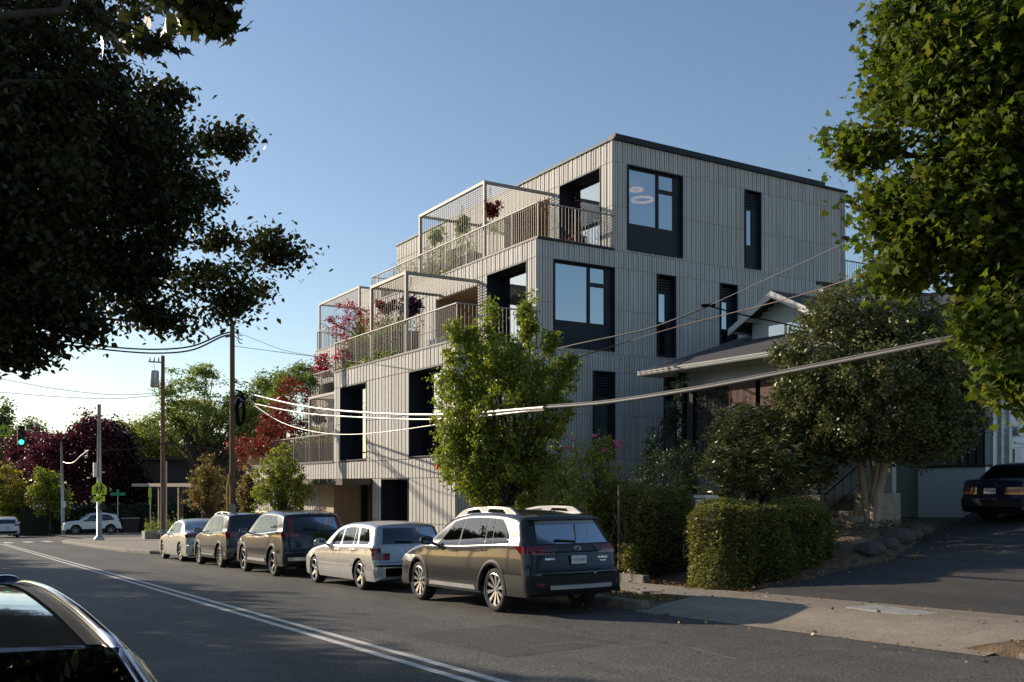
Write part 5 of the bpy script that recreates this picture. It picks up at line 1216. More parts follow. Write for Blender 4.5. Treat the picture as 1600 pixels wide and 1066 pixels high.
# --- young street trees
def ytree(label,px,py0,py1,X,rx,lm,K=230,n=26):
    c=at(px,py1,X=X); t=c.length/math.sqrt(1528**2+(px-800)**2); el=[]
    t=X/((px-800)*.8532+796.9)
    h=(py1-py0); 
    for fx,fy,sx,sy,w in ((0,.55,.62,.3,2),(-.35,.70,.5,.22,1),(.4,.68,.5,.24,1),(0,.25,.35,.25,.8),(.2,.45,.5,.25,1),(-.25,.42,.45,.22,.8)):
        q=at(px+fx*rx,py0+fy*h,t=t); el.append((q.x,q.y,q.z,sx*rx*t,sx*rx*t,sy*h*t,w))
    return tree('young_tree',label,'tree',G(c.x,c.y),1.3,.05,el,K,n,.12,'oval',.08,lm,group='young street trees',nl=36,shell=.1,flat=1,droop=.7)
ytree('young yellow-green street tree beside the building entrance canopy',440,690,812,11.3,62,LM['young'],330,30)
ytree('young street tree with turning leaves just left of the nearer utility pole',325,705,812,11.3,44,LM['mixed'],240,26)
ytree('young street tree with turning leaves just right of the nearer utility pole',390,722,812,11.6,30,LM['mixed'],150,24)
# --- terrace maples and plants
def bushy(name,label,cat,base,el,K,n,rc,size,lm,kind='oval',**k):
    return tree(name,label,cat,base,k.pop('th',.3),k.pop('r0',.03),el,K,n,rc,kind,size,lm,**k)
bushy('red_maple','red Japanese maple spreading above the middle terrace railing','tree',Vector((14.2,33.3,Z3+.5)),[ellp(545,525,.0238,34,20,None,1.2),ellp(560,500,.0240,36,22,None,1.2),ellp(540,480,.0240,26,8,None,.4),ellp(520,505,.0238,16,12,None,.3),ellp(590,505,.0232,20,14,None,.35),ellp(545,555,.0236,26,12,None,.5)],150,20,.16,.075,LM['red'],nl=30,shell=.2)
bushy('red_maple','small red maple on the far terrace beyond the middle terrace','tree',Vector((17,43,Z3+.5)),[ellp(505,565,.0325,16,14,None,1),ellp(500,582,.0325,20,8,None,.8)],80,22,.2,.10,LM['red'],nl=14,shell=.2)
bushy('red_maple','large rust-red maple over the lowest balcony beyond the pergola','tree',Vector((14.2,43,Z2+.5)),[ellp(460,670,.0272,28,22,None,1.4),ellp(440,640,.0275,26,30,None,1),ellp(480,640,.0270,14,30,None,.6),ellp(430,690,.0280,34,16,None,1),ellp(455,605,.0272,20,16,None,.4),ellp(400,700,.0285,28,20,None,1),ellp(500,690,.0262,16,20,None,.7),ellp(425,665,.0282,26,20,None,1)],420,26,.2,.09,LM['rust'],nl=26,shell=.2)
bushy('terrace_tree','thin green tree rising above the lowest balcony against the sky','tree',Vector((14.6,46.5,Z2+.5)),[ellp(455,590,.030,26,14,None,1),ellp(440,605,.030,18,12,None,.6),ellp(470,575,.030,16,8,None,.4),ellp(435,630,.030,22,18,None,1),ellp(480,600,.0295,18,16,None,.7)],240,26,.22,.10,LM['locust'],nl=26,shell=.2)
bushy('red_maple','low red maple by the junction end of the building, left of the young street tree','tree',G(13.6,52),[ellp(375,700,.0335,18,18,None,1),ellp(390,720,.0335,18,16,None,1)],90,22,.25,.12,LM['rust'],nl=14,shell=.2,th=2.)
def pplants(label,X,y0,y1,z,h,lm,n,cnt,size=.06,name='planter_shrub',kind='oval'):
    y=(y0+y1)/2; root=thing(name,label,'plant',(X,y,z)); P=[]
    for _ in range(cnt):
        cy=rng.uniform(y0,y1); hh=h*(.3+.7*abs(math.sin(cy*2.3)+.3*math.sin(cy*7))); 
        for _ in range(n): P.append((X+rng.normal(0,.13),cy+rng.normal(0,.12),z+abs(rng.normal(0,.5))*hh+.02))
    leaves_mesh('foliage',P,size,kind,lm,root,.3); mb=MB()
    for k in range(12): q=y0+(y1-y0)*k/11; mb.tube([(X,q,z-.05),(X+random.gauss(0,.06),q+random.gauss(0,.08),z+h*.6)],.008,4)
    mb.build('stems',M['bark'],root); return root
pplants('leafy green shrubs filling the planter of the middle terrace',X2+.45,29.2,34.2,Z3+.85,.8,LM['small'],34,120,.07)
pplants('row of leafy shrubs along the planter of the top terrace',X3+.5,30,37,Z4+.5,.9,LM['small'],34,120,.075)
pplants('dense green shrubs in the trough of the lowest balcony',X2+.55,35.2,40.5,Z2+.6,.9,LM['small'],40,110,.07)
pplants('bronze flowering grasses along the far terrace trough',16.85,35.6,40,Z3+.6,.7,LM['rust'],20,50)
pplants('leafy pots at the corner of the top terrace by the big window',X3+1.9,25.5,26.1,Z4+.02,1.4,LM['rust'],40,26,.06)
pplants('small leafy pot plants at the corner of the middle terrace',X2+1.6,25.6,27.2,Z3+.02,.8,LM['small'],30,20,.06)
def basket(label,px,py,X,rad,lm,size=.08,zt_=None,n=1500):
    c=at(px,py,X=X); root=thing('hanging_basket',label,'hanging basket',tuple(c)); d=rng.normal(size=(n,3)); d/=np.linalg.norm(d,axis=1)[:,None]
    sub_=[(c.x+rng.normal(0,rad*.35),c.y+rng.normal(0,rad*.45),c.z+rng.normal(0,rad*.28),rad*.6,rad*.6,rad*.5,1) for _ in range(6)]; _,P=clump_points(sub_,70,n//70,rad*.26,.3,.9); leaves_mesh('flowers',P,size,'oval',lm,root,.4)
    tr=np.array(c)+np.stack([rng.normal(0,rad*.5,120),rng.normal(0,rad*.5,120),-rad-rng.random(120)*rad*1.1],1); leaves_mesh('trailing_leaves',tr,size,'oval',LM['small'],root,.9)
    mb=MB(); mb.lathe([(0,-.16),(.10,-.14),(.15,-.05),(.16,.02)],c,'z',14); mb.build('pot',M['planter'],root); mb=MB()
    for a in (0,2.1,4.2): mb.tube([c+Vector((.15*math.cos(a),.15*math.sin(a),0)),Vector((c.x,c.y,zt_))],.005,4)
    mb.build('chain',M['blackmetal'],root)
basket('deep purple ball of flowers hanging in the middle terrace pergola',642,478,14.0,.40,LM['purple'],zt_=6.85,n=2000)
basket('bronze flower ball hanging at the outer corner of the top terrace pergola',766,330,16.75,.36,LM['rust'],zt_=10.15)
basket('green flower basket hanging in the middle of the top terrace pergola',722,350,17.0,.34,LM['small'],zt_=10.15)
basket('green trailing basket at the far end of the top terrace pergola',686,372,17.0,.33,LM['small'],zt_=10.15)
basket('wine-red flower basket hanging at the far end of the middle terrace pergola',605,482,13.9,.36,LM['rust'],zt_=6.85)
basket('lilac flower basket hanging in the lowest balcony pergola',500,655,14.0,.33,LM['purple'],zt_=3.45)
# --- background trees beyond the junction
def gb(px,t): c=at(px,800,t=t); return Vector((c.x,c.y,H(c.x,c.y)))
def bg(name,label,px,t,els,K,n,rc,size,lm,th=3,r0=.25,**k):
    el=[]
    for x,y,rx,ry,w in els: 
        c=at(x,y,t=t); el.append((c.x,c.y,c.z,rx*t,rx*t,ry*t,w))
    return tree(name,label,'tree',gb(px,t),th,r0,el,K,n,rc,'oval',size,lm,nl=k.pop('nl',30),shell=k.pop('shell',.35),flat=k.pop('flat',.8),**k)
bg('plum_tree','broad dark red plum tree behind the white car',120,.060,[(135,720,55,65,3),(105,735,60,60,2),(145,680,30,36,1.2),(80,720,40,45,1.6)],300,46,.7,.32,LM['plum'],r0=.3)
bg('plum_tree','near-black plum tree behind the street-name sign',180,.061,[(180,740,38,70,2.5),(172,690,22,38,1),(195,700,14,26,.5),(215,770,24,40,1)],240,50,.7,.32,LM['plumdark'])
bg('plum_tree','lighter red plum tree at the left edge behind the traffic signal',45,.064,[(55,735,42,50,2),(40,700,26,22,.6),(70,690,26,16,.6)],170,46,.7,.33,LM['plum'])
bg('poplar_tree','tall column of poplar at the left edge of the frame',2,.085,[(2,700,16,85,2),(-14,720,18,70,2)],150,50,.7,.42,LM['poplar'],flat=1.6)
bg('background_tree','dark green tree between the poplar and the plum',48,.095,[(48,690,26,36,1),(38,720,30,40,1)],110,44,1.0,.45,LM['far'])
bg('street_tree','yellow-green street tree at the left edge below the hanging crossing sign',15,.056,[(12,770,26,44,1.5),(25,790,18,26,.6)],110,44,.5,.26,LM['yellow'],th=2,r0=.12)
bg('street_tree','narrow yellow-green street tree in front of the plum, left of the lamp column',78,.054,[(62,770,11,38,1),(84,765,12,34,1),(96,785,10,26,.6)],110,36,.38,.22,LM['horn'],th=2,r0=.09)
bg('street_tree','yellow-green leafy tree between the plum and the utility pole',225,.068,[(225,710,36,45,2),(205,690,22,30,1),(260,720,26,36,1),(290,745,18,20,.6)],190,44,.8,.34,LM['yellow'])
bg('locust_tree','airy open-crowned locust tree behind the two utility poles',318,.052,[(300,600,50,24,1),(340,640,55,32,1.2),(270,640,34,26,.8),(375,630,38,40,1),(320,580,28,14,.5),(400,650,24,32,.7),(260,610,22,14,.4),(300,680,50,30,.8),(360,690,40,30,.8),(415,600,16,20,.3),(250,660,40,26,1),(330,660,70,40,2),(400,690,40,40,1.2)],420,50,.55,.19,LM['locust'],th=4,r0=.22,nl=80,shell=.1,flat=.45)
bg('background_tree','green tree behind the locust, above the low brown building',270,.080,[(290,700,40,40,1.5),(330,720,40,36,1),(240,690,30,30,.8),(370,720,36,36,1),(250,725,44,34,1),(300,650,40,30,.7)],330,48,.9,.36,LM['yellow'])
bg('background_tree','green tree standing between the locust and the terraced building',425,.060,[(425,650,24,44,1),(410,620,16,22,.5),(440,600,16,18,.4),(400,700,36,40,1.2),(380,650,24,30,.8)],220,44,.6,.3,LM['far'])
bg('background_tree','low dark tree behind the brown building',250,.10,[(230,770,60,40,1),(320,770,60,40,1)],160,50,1.2,.5,LM['far'],th=2)
for k,(x,y) in enumerate(((40,110),(60,125),(25,140),(85,120),(5,150),(-12,140))):
    b0=G(x,y); b0.z=road_z(100)+.1
    tree('background_tree',['distant tree behind the brown apartment block','distant tree right of the locust, mostly hidden by the terraced building','distant tree low on the horizon behind the plum trees','distant tree hidden far behind the terraced building','far tree closing the end of the street','far tree closing the street behind the poplar'][k],'tree',b0,3,.3,[(x,y,b0.z+6,5,5,4,1),(x+3,y,b0.z+5,4,4,3,1)],90,50,1.4,'oval',.55,LM['far'],nl=10)
# --- unseen trees along the near-left pavement: they shade the road
for k,(y,h,rad,xo) in enumerate(((21,9.6,2.9,-6.6),(27,9.9,3.2,-7.2),(33.5,9.4,3.1,-6.8),(41,9.8,3.4,-7.0),(49,10.0,3.4,-7.8),(58,9.6,3.5,-8.5),(67,9.6,3.5,-9.0),(77,9.8,3.6,-9.5))):
    x=xo; b0=G(x,y);  tree('pavement_tree',['nearest','second','third','fourth','fifth','sixth','seventh','farthest'][k]+' tree of the row along the left pavement, wholly left of the frame','tree',b0,2.6,.18,[(x,y,b0.z+h*.62,rad,rad,h*.36,1)],300,36,.55,'oval',.30,LM['far'],group='trees lining the left pavement',nl=14,shell=.3)

el=[(-2.2,-1.5,4.6,3.2,3.0,1.8,2),(-2.6,3.0,5.4,2.6,2.6,1.4,3.5),(.2,-3.0,4.8,2.2,2.0,1.4,1)]
tree('pavement_tree','maple standing behind the viewer whose canopy is mirrored in the foreground car','tree',G(-3.2,-1.6),3,.2,el,420,60,.34,'oval',.13,LM['mapledark'],nl=24,shell=.1)

_h=road_z(95)
hedge('hedge','long hedge added for the darkness under the plum trees behind the junction',7.5,40.,94.,96.4,_h+2.6,.30,9000,LM['conif'],.12)  # added hedge, stands in for the dark shade below the plums
pplants('trailing greenery spilling over the edge of the top terrace',X3+.2,29.5,36,Z4+.05,.6,LM['small'],30,70,.07)
pplants('trailing greenery along the foot of the middle terrace railing',X2+.18,29.2,34.3,Z3+.05,.6,LM['small'],30,60,.07)
# ================= POLES, WIRES, SIGNS =================
def pole(name,label,px,X,ytop,r0,r1,m,cat='pole',lean=0,**k):
    c=at(px,757,X=X); b=Vector((c.x,c.y,H(c.x,c.y)+.02)); zt_=(757-ytop)*X/((px-800)*.8532+796.9)
    root=thing(name,label,cat,tuple(b)); mb=MB(); mb.tube([b-Vector((0,0,.3)),Vector((b.x+lean*.5,b.y,(b.z+zt_)/2)),Vector((b.x+lean,b.y,zt_))],[r0,(r0+r1)/2,r1],14); mb.build('shaft',m,root,smooth=True)
    return root,b,zt_
p1,b1,zt1=pole('utility_pole','weathered wooden utility pole rising behind the parked cars, nearer of two',363,10.7,503,.115,.09,M['woodpole'])
p2,b2,zt2=pole('utility_pole','farther wooden utility pole carrying a grey transformer',254.5,10.9,556,.125,.09,M['woodpole'])
# transformer + bracket + insulators
mb=MB(); tx=b2+Vector((-.30,.30,0)); z=(757-593)*10.9/((254.5-800)*.8532+796.9)
mb.lathe([(0,.45),(.20,.45),(.22,.40),(.22,-.35),(.19,-.40),(0,-.40)],(b2.x-.36,b2.y+.25,z),'z',18); mb.build('transformer',M['galv'],p2,smooth=True)
mb=MB(); mb.obox((b2.x-.02,b2.y,zt2-.35),(b2.x-.62,b2.y+.40,zt2-.30),.07,.07); mb.tube([(b2.x-.4,b2.y+.27,zt2-.3),(b2.x-.36,b2.y+.25,z+.45)],.012,5)
for u in (.2,.42,.64): mb.lathe([(.035,0),(.05,.05),(.03,.08),(.05,.12),(.02,.22)],(b2.x-.02-u*.9,b2.y+.4*u,zt2-.30),'z',8)
mb.build('insulator_bracket',M['galv'],p2)
mb=MB(); mb.tube([b2+Vector((.15,-.02,.1)),Vector((b2.x+.15,b2.y-.02,1.2))],.05,8); mb.build('conduit',M['galv'],p2)
mb=MB(); mb.tube([b1+Vector((-.17,.02,.1)),Vector((b1.x-.2,b1.y+.02,-.2)),Vector((b1.x-.12,b1.y,.4))],.045,8); mb.build('guy_guard',mat('yellow_guard',(.55,.36,.03),.6),p1)
mb=MB(); mb.lathe([(.142,-.0),(.15,.3),(.148,.9)],(b1.x,b1.y,b1.z+1.0),'z',12); mb.build('notice_band',mat('tin',(.30,.28,.27),.6,var=.4,scale=12),p1)
# coils and hardware on nearer pole
t1=10.7/((363-800)*.8532+796.9)
def on1(px,py,dx=0): c=at(px,py,t=t1); return Vector((c.x+dx,c.y,c.z))
mb=MB()
for k in range(4):
    c=on1(374+k*1.2,640); pts=[]
    for i in range(17):
        a=2*math.pi*i/16; pts.append(c+Vector((.14*math.cos(a)*.85,-.14*math.cos(a)*.52,.62*math.sin(a)*(1-.06*k)-.05)))
    mb.tube(pts,.028,6,caps=False)
mb.tube([on1(368,622),on1(374,612),on1(385,618),on1(396,614),on1(399,626)],.03,6)
mb.tube([on1(366,640),on1(376,628),on1(388,620),on1(402,630)],.025,6)
mb.tube([on1(383,628),on1(376,612),on1(368,610)],.05,6)
mb.build('cable_coil',M['cable'],p1,smooth=True)
mb=MB(); mb.tube([on1(366,630),on1(372,620),on1(382,628),on1(398,618)],.035,6); mb.tube([on1(364,655),on1(376,632),on1(390,622)],.02,5); mb.build('splice_case',M['palecable'],p1,smooth=True)
mb=MB()
for dy_ in (0,6,12): mb.tube([on1(366,513+dy_),on1(371,516+dy_),on1(374,524+dy_),on1(379,525+dy_)],.018,5)
mb.build('insulator',M['cable'],p1)
# wires
def wire(label,pts,r,m,name='overhead_wire',group=None,n=6,per=10,cat='wire'):
    P=[Vector(p) for p in pts]; out=[]
    for i in range(len(P)-1):
        p0=P[i-1] if i else P[0]*2-P[1]; p1_,p2_=P[i],P[i+1]; p3=P[i+2] if i+2<len(P) else P[-1]*2-P[-2]
        for k in range(per):
            u=k/per; out.append(.5*((2*p1_)+(-p0+p2_)*u+(2*p0-5*p1_+4*p2_-p3)*u*u+(-p0+3*p1_-3*p2_+p3)*u**3))
    out.append(P[-1]); mb=MB(); mb.tube(out,r,n); o=mb.build(name,m,smooth=True); tag(o,label,cat,group); return o
def wp(px,py,X): return at(px,py,X=X)
GW='cables strung along the street'
wire('pale sagging cable, upper of the three crossing in front of the ribbed wall',[on1(392,616),wp(470,634,10.7),wp(560,644,10.7),wp(690,648,10.7),wp(850,637,10.7)],.036,M['palecable'],'service_cable',GW)
wire('pale sagging cable, middle of the three crossing in front of the ribbed wall',[on1(392,630),wp(470,645,10.7),wp(560,652,10.7),wp(690,655,10.72),wp(850,640,10.72)],.026,M['palecable'],'service_cable',GW)
wire('thin slack cable, lowest of the three crossing in front of the ribbed wall',[on1(392,630),wp(440,660,10.7),wp(500,676,10.7),wp(570,678,10.7),wp(690,662,10.7),wp(780,640,10.7)],.014,M['palecable'],'service_cable',GW)
# thick bundled cable to the right: twisted strands
main=[wp(850,637,10.7),wp(950,629,10.7),wp(1100,606,10.7),wp(1300,568,10.7),wp(1480,532,10.7),wp(1600,510,10.7),at(1800,470,t=.0058)]
o=wire('thick grey bundled cable sweeping across the bungalow to the right edge',main,.030,M['greycable'],'bundled_cable',None,8)
wire('thin messenger wire clipped along the thick bundled cable',[Vector(p)+Vector((0,0,.040)) for p in main],.010,M['greycable'],'messenger_wire',None)
X_=15.
wire('bright service wire running from the hornbeam up past the bungalow to the upper right',[wp(800,570,13),wp(880,543,13.2),wp(1000,517,13.6),wp(1060,497,13.8),wp(1107,478,14)],.018,M['greycable'],'service_wire',GW)
wire('thin pale wire rising from the splice to the right-hand maple',[wp(1107,478,14),wp(1220,426,13),wp(1345,368,12),wp(1450,315,11)],.007,M['greycable'],'service_wire',GW)
wire('dark service drop from the splice to the dormer',[wp(1107,478,14),wp(1160,492,15.5),wp(1220,505,17.5),wp(1262,515,19.4)],.016,M['cable'],'service_wire',GW)
wire('brown thin wire crossing the ribbed wall below the bright service wire',[wp(780,600,12.5),wp(880,566,12.8),wp(1050,513,13.2),wp(1220,470,13.0),wp(1340,432,12.5),wp(1480,380,11.5)],.010,mat('brown_wire',(.12,.07,.05),.6),'service_wire',GW)
c=wp(1107,478,14); mb=MB(); mb.obox(c-Vector((.12,-.08,.0)),c+Vector((.12,-.08,.02)),.05,.06); tag(mb.build('wire_splice',M['cable']),'small dark splice where the bright wire meets the dormer drop','splice')
# left twin black cables
T=on1(361,519)
wire('heavy black cable running left from the top of the nearer utility pole, upper of two',[T+Vector((0,0,.0)),wp(345,523,10.4),wp(300,541,9.5),wp(245,546,8.3),wp(180,543,6.8),wp(105,534,5),at(-40,515,t=.02)],.032,M['cable'],'power_cable',GW)
wire('heavy black cable running left from the top of the nearer utility pole, lower of two',[T+Vector((0,0,-.1)),wp(345,527,10.4),wp(300,547,9.5),wp(245,552,8.3),wp(180,548,6.8),wp(105,539,5),at(-40,522,t=.02)],.032,M['cable'],'power_cable',GW)
wire('faint wire from the nearer pole to the terrace, upper',[on1(366,517),wp(400,531,11.5),wp(450,549,12.5),wp(525,561,13.3)],.009,M['greycable'],'service_wire',GW)
wire('faint wire from the nearer pole to the terrace, lower',[on1(366,541),wp(450,552,12),wp(530,562,13.3),wp(640,576,13.3)],.012,M['greycable'],'service_wire',GW)
wire('thin wire across the sky at far left, upper',[at(-10,590,t=.03),at(90,608,t=.031),at(180,617,t=.032),Vector((b2.x,b2.y,zt2-1.9))],.014,M['greycable'],'sky_wire',GW)
wire('thin wire across the sky at far left, lower',[at(-10,612,t=.03),at(90,620,t=.031),at(180,623,t=.032),Vector((b2.x,b2.y,zt2-2.0))],.014,M['greycable'],'sky_wire',GW)
wire('black span cable from the plum trees past both utility poles',[at(140,705,t=.045),at(200,702,t=.038),Vector((b2.x-.1,b2.y,(757-694)*.0329)),at(310,699,t=.028),on1(362,706)],.035,M['cable'],'span_cable',GW)
wire('pale curved cable hanging from the grey lamp column',[at(99,722,t=.050),at(106,724,t=.0495),at(116,722,t=.049),at(127,712,t=.048),at(138,704,t=.047)],.045,M['palecable'],'hanging_cable',None)
wire('span wire carrying the traffic signal and crossing sign',[at(-60,640,t=.036),at(-10,655,t=.036),at(33,662,t=.036),at(99,692,t=.049)],.012,M['cable'],'span_wire',GW)
# signal pole with crossing signs
c=at(155,757,X=9.6); b=Vector((c.x,c.y,road_z(c.y)+.15)); ts=9.6/((155-800)*.8532+796.9)
sp=thing('signal_pole','tall grey metal pole on the corner carrying the school crossing sign','pole',tuple(b))
mb=MB(); mb.tube([b,Vector((b.x,b.y,b.z+4)),Vector((b.x,b.y,(757-632)*ts))],[.16,.13,.10],14); mb.build('shaft',M['galv'],sp,smooth=True)
mb=MB(); mb.lathe([(0,0),(.3,0),(.3,.12),(.24,.2),(.17,.24)],b,'z',12); mb.build('base',M['galv'],sp)
fwd=Vector((-.5215,-.8532,0)); rt_=Vector((.8532,-.5215,0))
def face(c,poly,th=.02,back=0): # polygon facing camera-ish (towards approaching traffic: -Y)
    return [Vector((c.x+u,c.y-back,c.z+v)) for u,v in poly]
def plateobj(name,c,poly,m,parent,y=0,th=.03):
    mb=MB(); n=len(poly); mb.add([(c.x+u,c.y+y,c.z+v) for u,v in poly]+[(c.x+u,c.y+y+th,c.z+v) for u,v in poly],[tuple(range(n)),tuple(range(n,2*n))[::-1]]+[(i,i+n,(i+1)%n+n,(i+1)%n) for i in range(n)]); o=mb.build(name,m,parent); fix_normals(o); return o
def walker(mb,cx,cz,s,c,y,flip=1):
    def T_(pts): mb.add([(c.x+cx+flip*u*s,c.y+y,c.z+cz+v*s) for u,v in pts],[tuple(range(len(pts)))])
    T_([(.09*math.cos(a),.86+.11*math.sin(a)) for a in np.linspace(0,2*math.pi,10)[:-1]])
    T_([(-.13,.72),(.13,.72),(.10,.36),(-.10,.36)])
    T_([(.0,.40),(.11,.36),(.24,.02),(.13,.0)]); T_([(-.10,.38),(.03,.40),(-.12,.0),(-.24,.03)])
    T_([(.12,.72),(.20,.66),(.30,.44),(.24,.42)]); T_([(-.12,.72),(-.20,.66),(-.28,.46),(-.22,.44)])
SCH=[(-.42,-.40),(.42,-.40),(.42,.08),(0,.46),(-.42,.08)]
def school(parent,c,s=1,arrow=True):
    pl=plateobj('crossing_sign',c,[(u*s,v*s) for u,v in SCH],M['yellowgreen'],parent)
    mb=MB(); walker(mb,-.13*s,-.30*s,.50*s,c,-.006,1); walker(mb,.12*s,-.32*s,.62*s,c,-.006,1); mb.build('pedestrian_symbol',M['signblack'],pl)
    if arrow:
        c2=c+Vector((0,0,-.66*s)); pl=plateobj('arrow_sign',c2,[(-.32*s,-.17*s),(.32*s,-.17*s),(.32*s,.17*s),(-.32*s,.17*s)],M['yellowgreen'],parent)
        mb=MB(); mb.add([(c2.x+u*s,c2.y-.006,c2.z+v*s) for u,v in ((.16,.12),(.20,.06),(-.02,-.04),(.03,-.11),(-.20,-.12),(-.10,.07),(-.06,.02))],[(0,1,2,3,4,5,6)]); mb.build('arrow_symbol',M['signblack'],pl)
cs=at(156,763,t=ts); cs.y=b.y-.22; cs.x=b.x-.02; school(sp,cs,.98)
mb=MB(); c=at(151,734,t=ts); mb.box(b.x-.34,b.x-.14,b.y-.16,b.y+.12,c.z-.45,c.z+.42); q=mb.build('control_box',M['signwhite'],sp,bevel=.02)
mb=MB(); c=at(157,790,t=ts); mb.box(b.x+.0,b.x+.30,b.y-.3,b.y-.16,c.z-.26,c.z+.12); mb.build('signal_back',M['blackmetal'],sp)
mb=MB(); mb.tube([(b.x+.1,b.y-.05,(757-738)*ts),(b.x+.32,b.y-.05,(757-738)*ts)],.05,8); mb.build('camera_bracket',M['galv'],sp)
# second leaning grey lamp column
p3,b3,z3=pole('lamp_column','slim grey metal column left of the crossing pole in front of the plum trees',99,13.2*.80,690,.15,.09,M['galv'],lean=-.15)
mb=MB(); c=at(98,788,X=13.2*.8); plateobj('notice_sign',Vector((c.x,b3.y-.2,c.z)),[(-.18,-.25),(.18,-.25),(.18,.25),(-.18,.25)],M['signwhite'],p3)
# traffic signal on span wire
tt=.036; c=at(33,681,t=tt)
sg_=thing('traffic_signal','black hanging traffic signal showing a green light above the road','traffic signal',tuple(c))
mb=MB(); mb.box(c.x-.19,c.x+.19,c.y-.10,c.y+.18,c.z-.56,c.z+.56); mb.build('housing',M['blackmetal'],sg_,bevel=.03)
lens=[('red_lens',.36,mat('dark_red_lens',(.05,.005,.005),.3)),('amber_lens',0,mat('dark_amber_lens',(.05,.025,.004),.3)),('green_lens',-.36,emis('green_light',(.05,1,.55),2.2))]
for n_,dz,m_ in lens:
    mb=MB(); mb.lathe([(0,-.03),(.08,-.028),(.13,-.01),(.135,0)],(c.x,c.y-.10,c.z+dz),'y',18); mb.build(n_,m_,sg_)
mb=MB()
for dz in (.36,0,-.36):
    rows=[[(c.x+.15*math.cos(a),c.y-.10-q_,c.z+dz+.15*math.sin(a)) for a in np.linspace(-.3,math.pi+.3,12)] for q_ in (0,.2)]; mb.grid(rows)
mb.build('visor',M['blackmetal'],sg_)
mb=MB(); mb.tube([(c.x,c.y,c.z+.56),(c.x,c.y,(757-662)*tt)],.02,6); mb.build('hanger',M['blackmetal'],sg_)
c=at(6,673,t=.036); sc=thing('hanging_crossing_sign','yellow school crossing sign hanging from the span wire at the left edge','sign',tuple(c)); school(sc,c,.80,False)
mb=MB(); mb.tube([(c.x,c.y,c.z+.3),(c.x,c.y,(757-657)*.036)],.02,6); mb.build('hanger',M['blackmetal'],sc)
# street name sign
t=.056; c=at(184,772,t=t); gzs=road_z(c.y)+.15; s_=thing('street_name_sign','green street-name sign on a thin post behind the white car','sign',(c.x,c.y,gzs))
mb=MB(); mb.tube([(c.x,c.y,gzs),(c.x,c.y,c.z+.1)],.04,8); mb.build('post',M['galv'],s_)
plateobj('name_plate',Vector((c.x,c.y-.06,c.z)),[(-.62,-.14),(.62,-.14),(.62,.14),(-.62,.14)],M['signgreen'],s_); 
mb=MB(); mb.box(c.x-.02,c.x+.02,c.y-.5,c.y+.5,c.z+.16,c.z+.40); mb.build('cross_plate',M['signgreen'],s_)
# edge-on school sign right
t=.045; c=at(235,772,t=t); gzs=H(c.x,c.y)+.05; s_=thing('side_crossing_sign','school crossing sign seen nearly edge on beside the timber bus canopy','sign',(c.x,c.y,gzs))
mb=MB(); mb.tube([(c.x,c.y,gzs),(c.x,c.y,c.z+.5)],.035,8); mb.build('post',M['galv'],s_)
def edgeplate(n_,poly,dz): 
    mb=MB(); d=Vector((.42,.907,0)); nn=Vector((.907,-.42,0)); k=len(poly)
    mb.add([(Vector((c.x,c.y,c.z+dz+v))+d*u-nn*.04) for u,v in poly]+[(Vector((c.x,c.y,c.z+dz+v))+d*u-nn*.02) for u,v in poly],[tuple(range(k)),tuple(range(k,2*k))[::-1]]+[(i,i+k,(i+1)%k+k,(i+1)%k) for i in range(k)]); o=mb.build(n_,M['yellowgreen'],s_); fix_normals(o)
edgeplate('crossing_sign',[(u*1.0,v*1.1) for u,v in SCH],.2); edgeplate('arrow_sign',[(-.32,-.2),(.32,-.2),(.32,.2),(-.32,.2)],-.55)
# timber canopy at the plaza
t=.044; L0=at(208,758,t=.044); c1=at(251,758,t=t); c2=at(282,758,t=t*.93); c3=at(305,758,t=t*.90)
bs=thing('bus_canopy','open timber and steel bus canopy on the corner plaza','shelter',(c1.x,c1.y,H(c1.x,c1.y)))
mb=MB()
for c in (c1,c2): g_=H(c.x,c.y); mb.box(c.x-.15,c.x+.15,c.y-.15,c.y+.15,g_,c.z-.1)
mb.build('post',M['woodbeam'],bs)
mb=MB(); mb.obox(at(236,758,t=t),c3,.5,.22); mb.build('beam',mat('weathered_steel',(.10,.07,.05),.7),bs)
mb=MB(); mb.obox(L0,at(235,758,t=t),.5,.20); mb.build('end_light_box',M['trim'],bs)
# planter bench
c=at(250,834,t=.040); pb=thing('plaza_planter','low concrete planter with dry grasses beside the bus canopy','planter',(c.x,c.y,H(c.x,c.y)))
mb=MB(); mb.box(c.x-1.0,c.x+1.6,c.y-.5,c.y+.5,H(c.x,c.y),H(c.x,c.y)+.55); mb.build('box',M['slab'],pb,bevel=.02)
mb=MB(); mb.box(c.x-.4,c.x+1.7,c.y-.75,c.y-.52,H(c.x,c.y)+.38,H(c.x,c.y)+.48); mb.build('seat',M['trim'],pb)
P=[(c.x+rng.uniform(-.9,1.5),c.y+rng.normal(0,.25),H(c.x,c.y)+.55+abs(rng.normal(0,.35))) for _ in range(1400)]; leaves_mesh('grasses',P,.12,'long',LM['locust'],pb,-.8)
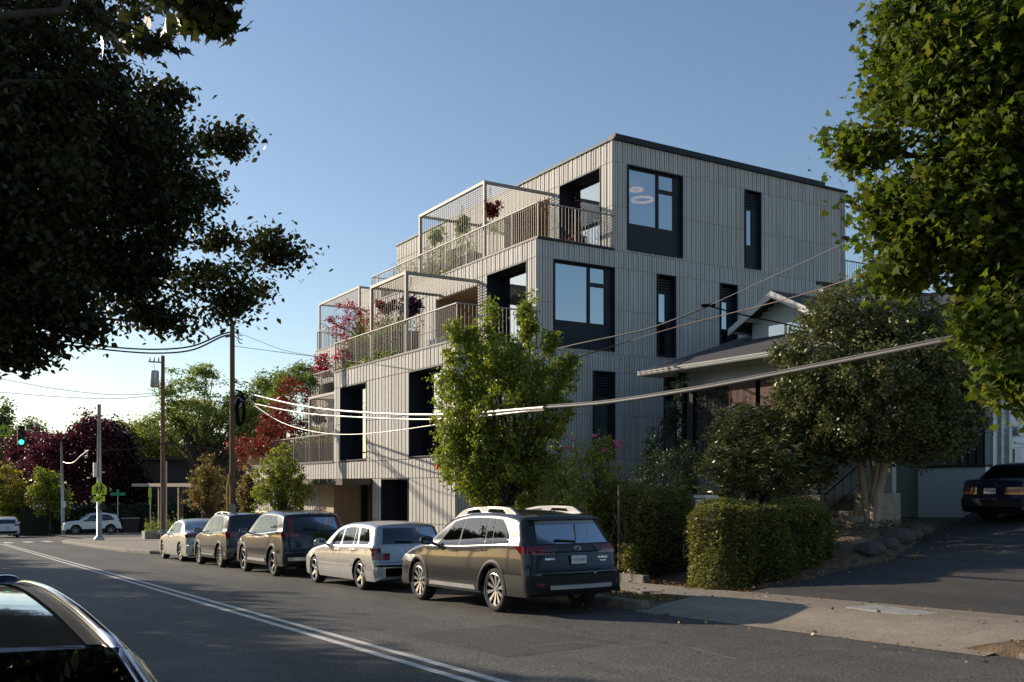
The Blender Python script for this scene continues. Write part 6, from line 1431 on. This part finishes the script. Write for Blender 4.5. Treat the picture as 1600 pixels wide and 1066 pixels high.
# low brown building across the junction
bb=thing('brown_apartment_block','low dark brown two storey building with white-framed windows across the junction','building',(24,104,-4.5))
tb=.062; A=at(188,757,t=tb); 
y0=A.y; x0=A.x; x1=x0+30; zt_=2.4
mb=MB(); mb.box(x0,x1,y0,y0+10,-5,zt_); mb.build('wall',M['brownwall'],bb)
mb=MB(); mb.box(x0-.5,x1,y0-.6,y0+10.5,zt_,zt_+.25); mb.build('roof',M['brownwall'],bb)
mb=MB(); mb.box(x0,x1,y0-.06,y0,-1.45,-1.1); mb.build('floor_band',M['brownwall'],bb)
def bwin(pxa,pxb,pya,pyb,mull=1):
    def onp(px,py): a=(px-800)*.8532+796.9; b_=-(px-800)*.5215+1303.7; t=y0/b_; return a*t,(757-py)*t
    xa,za_=onp(pxa,pyb); xb,zb_=onp(pxb,pya); f=MB(); w=.10
    f.box(xa,xb,y0-.09,y0-.01,za_,za_+w); f.box(xa,xb,y0-.09,y0-.01,zb_-w,zb_); f.box(xa,xa+w,y0-.09,y0-.01,za_+w,zb_-w); f.box(xb-w,xb,y0-.09,y0-.01,za_+w,zb_-w); f.box((xa+xb)/2-w/2,(xa+xb)/2+w/2,y0-.09,y0-.01,za_+w,zb_-w)
    o=f.build('window',M['trim'],bb); g_=MB(); g_.box(xa+w,xb-w,y0-.05,y0-.03,za_+w,zb_-w); g_.build('pane',M['carglass'],o)
bwin(204,228,785,798); bwin(284,298,784,806); bwin(285,297,755,768); bwin(330,345,784,800); bwin(310,325,757,768)
# utility cabinet and dumpster shapes by the brown building
c=at(203,828,t=.058); dm=thing('waste_bin','dark lidded waste bin in front of the brown building','bin',(c.x,c.y,H(c.x,c.y)))
g_=H(c.x,c.y); mb=MB(); mb.prism([(-.65,0),(.65,0),(.72,1.25),(-.72,1.25)],lambda p:(c.x+p[0],c.y-.4,g_+p[1]),lambda p:(c.x+p[0],c.y+.5,g_+p[1])); o=mb.build('bin_body',M['blackmetal'],dm,bevel=.03)
mb=MB(); mb.box(c.x-.78,c.x+.78,c.y-.48,c.y+.58,g_+1.25,g_+1.33); mb.build('lid',M['galv'],dm,bevel=.02)
for o in list(bpy.data.objects):
    if '_loc' in o: del o['_loc']
